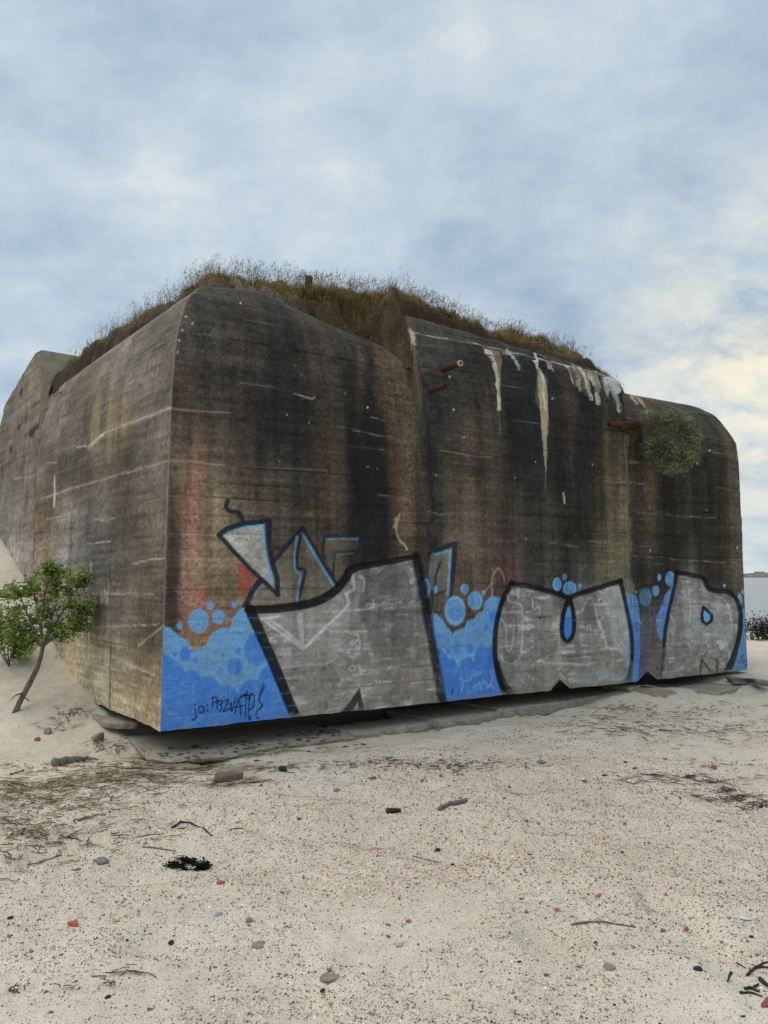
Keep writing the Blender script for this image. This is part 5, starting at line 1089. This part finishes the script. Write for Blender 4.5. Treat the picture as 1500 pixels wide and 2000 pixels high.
# tangled fine stuff: reeds, straw, seaweed
def tangle(clusters, name, label, cat, pal, seed, r0=.0022, nseg=3):
    rg = np.random.default_rng(seed); Vs = []; Fs = []; Cs = []; b0_ = 0
    for (px, py, sx_, sy_, n, l0, l1, dirn, spread) in clusters:
        c = gpt(px, py); x = c[0] + rg.normal(0, sx_, n); y = c[1] + rg.normal(0, sy_, n)
        a_ = dirn + rg.normal(0, spread, n); ln = rg.uniform(l0, l1, n) * rg.uniform(.4, 1, n); cv = rg.normal(0, .5, n)
        rr_ = r0 * rg.uniform(.6, 1.7, n); lift = np.abs(rg.normal(0, .012, n)) + .002; tiltz = rg.normal(0, .06, n)
        pts = []
        for s_ in range(nseg + 1):
            f = s_ / nseg - .5; aa = a_ + cv * f; X = x + np.cos(aa) * ln * f; Y = y + np.sin(aa) * ln * f
            Z = hgt(X, Y) + lift + tiltz * ln * f; pts.append(np.stack([X, Y, np.maximum(Z, hgt(X, Y) - .002)], -1))
        pts = np.array(pts)
        dirv = np.stack([-np.sin(a_), np.cos(a_), np.zeros(n)], -1)
        V = np.empty((n, nseg + 1, 3, 3))
        for s_ in range(nseg + 1):
            tp = 1 - .5 * abs(s_ / nseg - .4)
            V[:, s_, 0] = pts[s_] + dirv * (rr_ * tp)[:, None]; V[:, s_, 1] = pts[s_] - dirv * (rr_ * tp)[:, None]; V[:, s_, 2] = pts[s_] + np.array([0, 0, 1.3]) * (rr_ * tp)[:, None]
        base = np.arange(n)[:, None, None] * ((nseg + 1) * 3) + b0_
        q = np.array([[s_ * 3 + j, s_ * 3 + (j + 1) % 3, (s_ + 1) * 3 + (j + 1) % 3, (s_ + 1) * 3 + j] for s_ in range(nseg) for j in range(3)])[None]
        Fs.append((base + q).reshape(-1, 4)); Vs.append(V.reshape(-1, 3)); b0_ += n * (nseg + 1) * 3
        cc = np.array([lin(p) for p in pal])[rg.integers(0, len(pal), n)] * rg.uniform(.7, 1.25, (n, 1)); Cs.append(np.repeat(cc, (nseg + 1) * 3, 0))
    o = mesh_obj(name, np.vstack(Vs), np.vstack(Fs), M_TWIG, None, False, np.vstack(Cs)); return tag(o, label, cat, kind='stuff')
REED = ((176, 158, 128), (148, 130, 102), (120, 102, 80), (190, 174, 144), (100, 84, 66))
tangle([(60, 1590, .30, .34, 320, .04, .16, 2.6, .8), (62, 1628, .10, .07, 110, .04, .12, 2.4, .9), (20, 1665, .25, .2, 110, .04, .15, 2.5, .7), (110, 1560, .4, .2, 230, .04, .18, .3, .7), (170, 1530, .32, .14, 230, .05, .25, .3, .5), (250, 1515, .3, .13, 230, .06, .28, .25, .4), (30, 1540, .3, .12, 150, .05, .2, .3, .5),
        (330, 1497, .28, .10, 220, .06, .28, .2, .5), (415, 1478, .3, .08, 240, .08, .32, .25, .35), (455, 1532, .12, .05, 120, .06, .26, .3, .5), (480, 1500, .3, .09, 110, .06, .22, .3, .5), (215, 1460, .12, .08, 70, .04, .14, 1.2, .9), (140, 1398, .14, .12, 90, .04, .14, -.4, .7), (560, 1465, .4, .08, 70, .05, .2, .3, .5),
        (200, 1640, .35, .2, 60, .04, .22, .2, .6), (150, 1500, .5, .12, 100, .04, .16, .2, .8), (30, 1260, .25, .35, 70, .05, .2, .2, .9)],
       'dry_reeds', 'tangled straw coloured reed litter washed up along the left sand', 'reed litter', REED, 5, .0030)
tangle([(1255, 1400, .55, .35, 170, .04, .2, -.4, .8), (1300, 1432, .5, .2, 130, .04, .24, -.5, .6), (1150, 1415, .25, .12, 45, .04, .16, .4, .9), (1215, 1385, .2, .12, 50, .04, .14, 0, .9), (1370, 1390, .5, .3, 60, .04, .22, -.3, .6), (1430, 1420, .5, .2, 70, .04, .22, -.2, .6), (760, 1492, .45, .10, 240, .03, .12, .1, .9), (900, 1500, .3, .12, 90, .03, .10, .1, .9),
        (1120, 1440, .5, .2, 40, .03, .14, 0, .8), (1480, 1500, .4, .3, 50, .03, .16, 0, .8), (660, 1437, .1, .04, 40, .03, .10, .2, .8), (1300, 1530, .3, .1, 60, .04, .18, -.3, .4)],
       'dry_twigs', 'fine brown twig litter scattered on the sand right of the bunker foot', 'twig litter', ((96, 84, 66), (74, 62, 50), (120, 104, 82)), 6, .0026)
tangle([(1290, 1516, .10, .012, 24, .03, .12, -.1, .4), (1345, 1519, .09, .012, 30, .03, .12, -.2, .4), (1385, 1530, .07, .02, 40, .03, .12, -.9, .4), (1418, 1546, .06, .018, 44, .03, .12, -1.0, .5), (1445, 1560, .07, .018, 54, .03, .12, -.4, .6), (1490, 1574, .09, .05, 150, .02, .08, 0, 1.5), (1362, 1557, .12, .02, 34, .03, .12, -.3, .5), (1412, 1570, .12, .02, 36, .03, .12, -.2, .6), (660, 1438, .05, .02, 40, .02, .08, 0, 1.5)],
       'seaweed_line', 'dark seaweed and straw washed into a wavy line at right', 'seaweed', ((46, 42, 40), (70, 60, 50), (38, 34, 34), (104, 90, 70)), 7, .002)
tangle([(394, 1698, .020, .022, 190, .01, .035, 0, 1.6), (398, 1694, .012, .03, 60, .01, .035, 1.2, 1.0), (342, 1692, .03, .010, 70, .01, .05, .5, .7), (366, 1684, .03, .014, 90, .01, .04, -.4, 1.2), (378, 1690, .03, .008, 50, .01, .05, -.5, .5), (358, 1700, .03, .006, 30, .01, .04, -.4, .5)],
       'seaweed_clump', 'black matted seaweed clump alone in the left foreground', 'seaweed', ((14, 12, 13), (22, 19, 19)), 8, .0035)
tangle([(235, 1904, .05, .008, 20, .04, .10, .1, .4), (214, 1928, .02, .014, 30, .01, .035, 0, 1.5), (140, 1935, .02, .008, 12, .02, .04, 0, 1.5), (30, 1940, .02, .012, 14, .02, .05, 0, 1.5)],
       'seaweed_clump', 'small dark seaweed and stalk scraps in the lower left foreground', 'seaweed', ((70, 58, 48), (96, 82, 66)), 9, .0016)
# rust brown leaves blown under the overhang
rg = np.random.default_rng(12); V = []; Fs = []; Cs = []
for k in range(150):
    t_ = rg.uniform(-.1, 1.9); u_ = rg.uniform(-.42, .25); P = P3(t_, u_, 0); P[2] = max(gz(P[0], P[1]), -.015 if u_ > -.3 else -1) + .006
    a_ = rg.uniform(0, 3.1); s_ = rg.uniform(.012, .03); b_ = len(V)
    for q in range(6): V.append(P + np.array([math.cos(a_ + q * 1.047) * s_, math.sin(a_ + q * 1.047) * s_ * .6, rg.uniform(0, .008)]))
    Fs.append(tuple(range(b_, b_ + 6))); Cs += [lin((92, 48, 34)) * rg.uniform(.5, 1.2)] * 6
tag(mesh_obj('fallen_leaves', np.array(V), Fs, M_TWIG, None, False, np.array(Cs)), 'rust brown dead leaves blown under the bunker corner', 'leaf litter', kind='stuff')

# pebbles and shell grit
rg = np.random.default_rng(31); n = 560000
yy = 2.3 + 9.5 * rg.random(n) ** 1.5; xx = (rg.random(n) * 2 - 1) * (yy * .56 + .3)
g_, r_ = grit_field(xx, yy); pr = .04 + 1.5 * g_ ** 1.4 * (.3 + 1.0 * sm(.3, .7, NZ.fbm(xx * 6, yy * 6, 3))) * (.35 + 1.3 * sm(.35, .65, NZ2.fbm(xx * 1.7, yy * 1.7, 3))) + 3.4 * r_; keepm = rg.random(n) < np.clip(pr * .62, 0, 1) * np.clip((yy / 4.0) ** .3, .5, 1.2)
t_, u_ = tu(xx, yy); keepm &= ~((u_ > -.05) & (t_ > -.05)); xx = xx[keepm]; yy = yy[keepm]; r_ = r_[keepm]; n = len(xx)
s_ = .0011 + .0019 * rg.random(n) ** 2.5 + .005 * rg.random(n) ** 14; s_ = s_ * (.85 + .13 * yy); an = rg.uniform(0, 3.14, n)
zz_ = hgt(xx, yy); PALP = np.array([lin(c) for c in ((160, 150, 134), (128, 114, 98), (106, 92, 78), (70, 60, 52), (168, 94, 78), (136, 70, 58), (226, 222, 212), (142, 130, 110), (190, 178, 158))])
pro = np.array([.15, .19, .18, .08, .05, .06, .13, .12, .06]); ci = rg.choice(9, n, p=pro / pro.sum()); sw = rg.random(n) < r_ * .6; ci[sw] = rg.choice([4, 5, 4, 2], sw.sum())
colp = PALP[ci] * rg.uniform(.75, 1.2, (n, 1)); el = rg.uniform(.5, 1, n); fl_ = rg.uniform(.3, .6, n)
ca, sa = np.cos(an), np.sin(an); O = np.array([[1, 0, 0], [0, 1, 0], [-1, 0, 0], [0, -1, 0], [.15, .1, 1]])
V = np.empty((n, 5, 3))
for k in range(5):
    X = O[k, 0] * s_; Y = O[k, 1] * s_ * el; V[:, k, 0] = xx + X * ca - Y * sa; V[:, k, 1] = yy + X * sa + Y * ca; V[:, k, 2] = zz_ + O[k, 2] * s_ * fl_ * 1.6 - (k < 4) * .0005
Fp = (np.arange(n)[:, None, None] * 5 + np.array([[0, 1, 4], [1, 2, 4], [2, 3, 4], [3, 0, 4]])[None]).reshape(-1, 3)
tag(mesh_obj('shell_grit', V.reshape(-1, 3), Fp, M_PEB, None, False, np.repeat(colp, 5, 0)), 'fine pebbles, brick grit and shell crumbs strewn over the sand', 'grit', kind='stuff')
print('pebbles', n)

# ------------------------------------------------------------------ shrubs
def leaf_cloud(P, size, asp, cols, rg, parent, name='leaves', droop=.0, dirs=None):
    n = len(P); nrm = rg.normal(0, 1, (n, 3)); nrm[:, 2] = np.abs(nrm[:, 2]) + .5; nrm /= np.linalg.norm(nrm, axis=1)[:, None]
    d = rg.normal(0, 1, (n, 3)) if dirs is None else dirs + rg.normal(0, .45, (n, 3)); d[:, 2] -= droop; d -= nrm * (d * nrm).sum(1)[:, None]; d /= np.linalg.norm(d, axis=1)[:, None]
    s_ = np.cross(nrm, d); sz = size * rg.uniform(.6, 1.2, n)[:, None]; w_ = sz / asp
    V = np.stack([P, P + d * sz * .45 + s_ * w_ * .5 + nrm * sz * .08, P + d * sz - nrm * sz * .1, P + d * sz * .45 - s_ * w_ * .5 + nrm * sz * .08, P + d * sz * .5], 1)
    Fl = (np.arange(n)[:, None, None] * 5 + np.array([[0, 1, 4], [1, 2, 4], [0, 4, 3], [4, 2, 3]])[None]).reshape(-1, 3)
    o = mesh_obj(name, V.reshape(-1, 3), Fl, M_LEAF, parent, False, np.repeat(cols, 5, 0)); o['kind'] = 'stuff'; return o
def branchset(paths, name, mat, parent, n=6):
    V = []; Fs = []
    for pts, r0, r1 in paths:
        v, f = tube_mesh(pts, np.linspace(r0, r1, len(pts)), n); b_ = len(V); V += v; Fs += [tuple(i + b_ for i in q) for q in f]
    return mesh_obj(name, np.array(V), Fs, mat, parent, True)
def bez(a_, b_, c_, n=7):
    return [a_ * (1 - f) ** 2 + b_ * 2 * f * (1 - f) + c_ * f * f for f in np.linspace(0, 1, n)]
def shrub(name, label, base, trunkpts, prim, tips_px, Y0, dY, ntip, leaf, asp, pal, seed, cat, lpt, lr, tr=(.03, .02)):
    rg = np.random.default_rng(seed); root = empty(name, base, label, cat)
    if trunkpts is not None:
        V, Fs = tube_mesh(trunkpts, np.linspace(tr[0], tr[1], len(trunkpts)) * rg.uniform(.93, 1.07, len(trunkpts)), 12); mesh_obj('trunk', V, Fs, M_BARK, root, True); fork = trunkpts[-1]
    else: fork = base
    PR_ = []
    for (x, y, dy_) in prim:
        e_ = atY(x, y, Y0 + dy_); m_ = fork * .55 + e_ * .45 + np.array([rg.normal(0, .04), 0, .08 * rg.random()])
        pts = bez(fork, m_, e_, 9); PR_.append(pts); V, Fs = tube_mesh(pts, np.linspace(tr[1] * .62, .006, 9), 7); mesh_obj('branch', V, Fs, M_BARK, root, True)
    nodes = np.array([p for pts in PR_ for p in pts[2:]]); paths = []; LP_ = []; LD = []
    for k in range(ntip):
        q = tips_px[rg.integers(0, len(tips_px))]; a_ = rg.uniform(0, 6.28); rr_ = math.sqrt(rg.random()); e_ = atY(q[0] + math.cos(a_) * rr_ * q[2], q[1] + math.sin(a_) * rr_ * q[3], Y0 + rg.normal(0, dY))
        dd = np.linalg.norm(nodes - e_, axis=1) + np.maximum(nodes[:, 2] - e_[2], 0) * .6; s0_ = nodes[np.argmin(dd)]; m_ = (s0_ + e_) / 2 + rg.normal(0, .02, 3)
        pts = bez(s0_, m_, e_, 5); paths.append((pts, .0045, .0015))
        f = rg.uniform(.25, 1.05, lpt); pp = s0_ + (e_ - s0_) * f[:, None] + rg.normal(0, lr, (lpt, 3)); LP_.append(pp); LD.append(np.repeat((e_ - s0_)[None] / (np.linalg.norm(e_ - s0_) + 1e-6), lpt, 0))
    o = branchset(paths, 'twigs', M_BARK, root, 4); o['kind'] = 'stuff'
    LPa = np.vstack(LP_); nz_ = VNoise(seed); cl = nz_.fbm(LPa[:, 0] * 9, LPa[:, 2] * 9, 2)
    pal = np.array([lin(p) for p in pal]); ci = np.clip((cl * 1.5 - .25 + rg.normal(0, .2, len(LPa))) * len(pal), 0, len(pal) - 1).astype(int)
    leaf_cloud(LPa, leaf, asp, pal[ci] * rg.uniform(.75, 1.25, (len(LPa), 1)), rg, root, dirs=np.vstack(LD)); return root
GREEN = ((78, 100, 46), (104, 130, 56), (126, 150, 68), (148, 166, 86), (166, 178, 108))
tb = gpt(30, 1390); Yt = float(tb[1]); tp_ = [tb + np.array([-.01, 0, -.03]), atY(40, 1368, Yt + .0), atY(57, 1336, Yt + .03), atY(72, 1306, Yt + .06), atY(80, 1282, Yt + .08), atY(84, 1262, Yt + .1)]
crown = [(92, 1135, 26, 24), (40, 1150, 30, 14), (75, 1180, 50, 26), (130, 1165, 30, 22), (155, 1200, 26, 22), (35, 1205, 40, 24), (90, 1215, 40, 26), (120, 1236, 34, 14), (164, 1122, 8, 14), (97, 1103, 8, 12), (16, 1150, 14, 12), (128, 1128, 8, 22), (175, 1185, 8, 10), (160, 1222, 16, 8), (60, 1248, 16, 16), (20, 1240, 20, 16)]
shrub('crooked_tree', 'small green leaved tree on a crooked bare trunk leaning in the sand at left', tb, tp_, [(96, 1120, 0), (40, 1165, .05), (150, 1150, -.05), (165, 1195, .05), (20, 1210, .1), (110, 1180, -.1), (130, 1228, 0), (60, 1130, .1)], crown, Yt + .12, .14, 190, .046, 1.5, GREEN, 3, 'tree', 30, .03, (.032, .022))
root_ = bpy.data.objects['crooked_tree']
for pp in ([(48, 1352, 0), (30, 1358, -.05), (20, 1368, -.1)], [(46, 1362, 0), (54, 1366, -.03), (58, 1370, -.05)], [(82, 1262, .1), (70, 1252, .15), (58, 1236, .2)]):
    pts = [atY(x, y, Yt + d_) for x, y, d_ in pp]; V, Fs = tube_mesh(pts, [.010, .007, .003] if pp[0][0] != 82 else [.018, .014, .009], 7); mesh_obj('branch', V, Fs, M_BARK, root_, True)
b2 = gpt(18, 1302); Y2 = float(b2[1])
shrub('green_shrub', 'low leafy shrub cut off by the left picture edge beside the crooked tree', b2, None, [(0, 1230, 0), (22, 1220, .05), (-20, 1210, 0), (36, 1240, .1)], [(5, 1210, 46, 40), (30, 1245, 18, 26), (-10, 1240, 30, 30), (-40, 1190, 40, 40), (46, 1262, 20, 22)], Y2, .14, 190, .042, 1.45, GREEN, 8, 'shrub', 30, .03, (.02, .014))
# fallen dark trunk on the dune behind
pts = [gpt(-30, 1160), gpt(20, 1166), gpt(62, 1164)]; pts = [p + np.array([0, 0, .02]) for p in pts]; V, Fs = tube_mesh([p - pts[0] for p in pts], [.05, .045, .03], 9)
o = mesh_obj('fallen_log', V, Fs, M_WOODD, None, True); o.location = pts[0]; tag(o, 'dark fallen log on the dune behind the green tree', 'log')
# bush rooted in the wall by the pipes
wb = onR(1262, 838, 0.0); Yb = float(wb[1]) - .28
GREY = ((108, 116, 80), (128, 134, 94), (150, 152, 116), (94, 100, 68), (172, 170, 134))
shrub('hanging_bush', 'grey green bushy plant growing out of the wall beside the rusty pipes', wb, None, [(1300, 830, 0), (1340, 850, 0), (1290, 880, .05), (1330, 895, 0), (1262, 860, 0), (1275, 905, .05), (1310, 810, .05)],
      [(1296, 852, 36, 40), (1322, 852, 30, 40), (1280, 868, 24, 36), (1305, 888, 40, 20), (1300, 814, 26, 12), (1350, 868, 10, 22), (1364, 856, 6, 16), (1358, 890, 6, 10), (1318, 918, 24, 6), (1262, 806, 12, 10), (1340, 818, 14, 8), (1330, 905, 22, 12)], Yb + .04, .11, 380, .036, 3.4, GREY, 14, 'bush', 44, .026, (.014, .012))
wb = onR(1352, 930, 0.0)
shrub('wall_sprig', 'small grey green sprig hanging on the wall below the bush', wb, None, [(1336, 945, 0)], [(1338, 948, 12, 8)], float(wb[1]) - .06, .02, 9, .03, 4, GREY, 15, 'plant', 12, .012, (.004, .003))
# seaward hedge and posts
hrg = np.random.default_rng(44)
for k in range(6):
    X = 9.25 + k * .42 + hrg.normal(0, .05); Y = 18.8 + .25 * (k % 3); root = empty('dark_bush', (X, Y, gz(X, Y)), ['dark low bush touching the seaward bunker corner in view', 'second dark bush from the bunker along the shore', 'third dark bush from the bunker, behind the first grey post', 'fourth dark bush from the bunker along the shore', 'fifth dark bush, beside the farther grey post', 'last dark bush at the right end of the shore row'][k], 'bush', 'dark bushes along the shore')
    n = 900; P = np.stack([hrg.normal(0, .2, n), hrg.normal(0, .16, n), np.abs(hrg.normal(.28, .14, n))], -1) + np.array(root.location)
    leaf_cloud(P, .055, 1.6, lin((52, 46, 38)) * hrg.uniform(.4, 1.3, (n, 1)) * np.ones(3), hrg, root)
    tw = []
    for q in range(10):
        a_ = np.array(root.location) + np.array([hrg.normal(0, .1), hrg.normal(0, .08), 0]); tw.append(([a_, a_ + np.array([hrg.normal(0, .06), 0, hrg.uniform(.3, .7)])], .008, .003))
    branchset(tw, 'stems', M_WOODD, root, 4)
for k, X in enumerate((9.52, 10.9)):
    r_ = .05; zb_ = gz(X, 18.4); pts = [(-r_, -r_), (r_, -r_), (r_, r_), (-r_, r_)]
    V = [(x, y, z) for z, s in ((-.1, 1), (.60, 1), (.63, .7)) for x, y in [(p[0] * s, p[1] * s) for p in pts]]
    Fs = [(0, 1, 5, 4), (1, 2, 6, 5), (2, 3, 7, 6), (3, 0, 4, 7), (4, 5, 9, 8), (5, 6, 10, 9), (6, 7, 11, 10), (7, 4, 8, 11), (8, 9, 10, 11)]
    o = mesh_obj('fence_post', V, Fs, M_WOOD, None); o.location = (X, 18.4, zb_); tag(o, ['grey wooden post standing in the dark beach hedge nearest the bunker', 'grey wooden post farther right in the beach hedge'][k], 'post', 'posts in the beach hedge')
# far shore houses
for k, (x, w_, h_, c) in enumerate(((1490, 40, 14, 0), (1540, 26, 12, 0), (1330, 22, 9, 1), (1460, 18, 8, 1))):
    V = [(-w_ / 2, 0, 0), (w_ / 2, 0, 0), (w_ / 2, 12, 0), (-w_ / 2, 12, 0), (-w_ / 2, 0, h_), (w_ / 2, 0, h_), (w_ / 2, 12, h_), (-w_ / 2, 12, h_), (-w_ / 2, 6, h_ + 6), (w_ / 2, 6, h_ + 6)]
    root = empty('far_house', (x, 2950, 3), ['wide red roofed house on the far shore', 'red roofed house at the right end of the far shore', 'small pale house nearest the bunker on the far shore', 'small pale house in the middle of the far shore'][k], 'house', 'houses on the far shore')
    V = np.array(V) + np.array([x, 2950, 3.])
    mesh_obj('wall', V[:8], [(0, 1, 5, 4), (1, 2, 6, 5), (2, 3, 7, 6), (3, 0, 4, 7)], M_HW, root) if False else None
    mesh_obj('wall', V[:8], [(0, 1, 5, 4), (1, 2, 6, 5), (2, 3, 7, 6), (3, 0, 4, 7)], plain_mat('far_wall', (.45, .42, .4), (.5, .48, .45)), root)
    mesh_obj('roof', V, [(4, 5, 9, 8), (6, 7, 8, 9), (5, 6, 9), (7, 4, 8)], plain_mat('far_roof', (.28, .15, .13), (.3, .18, .16)), root)
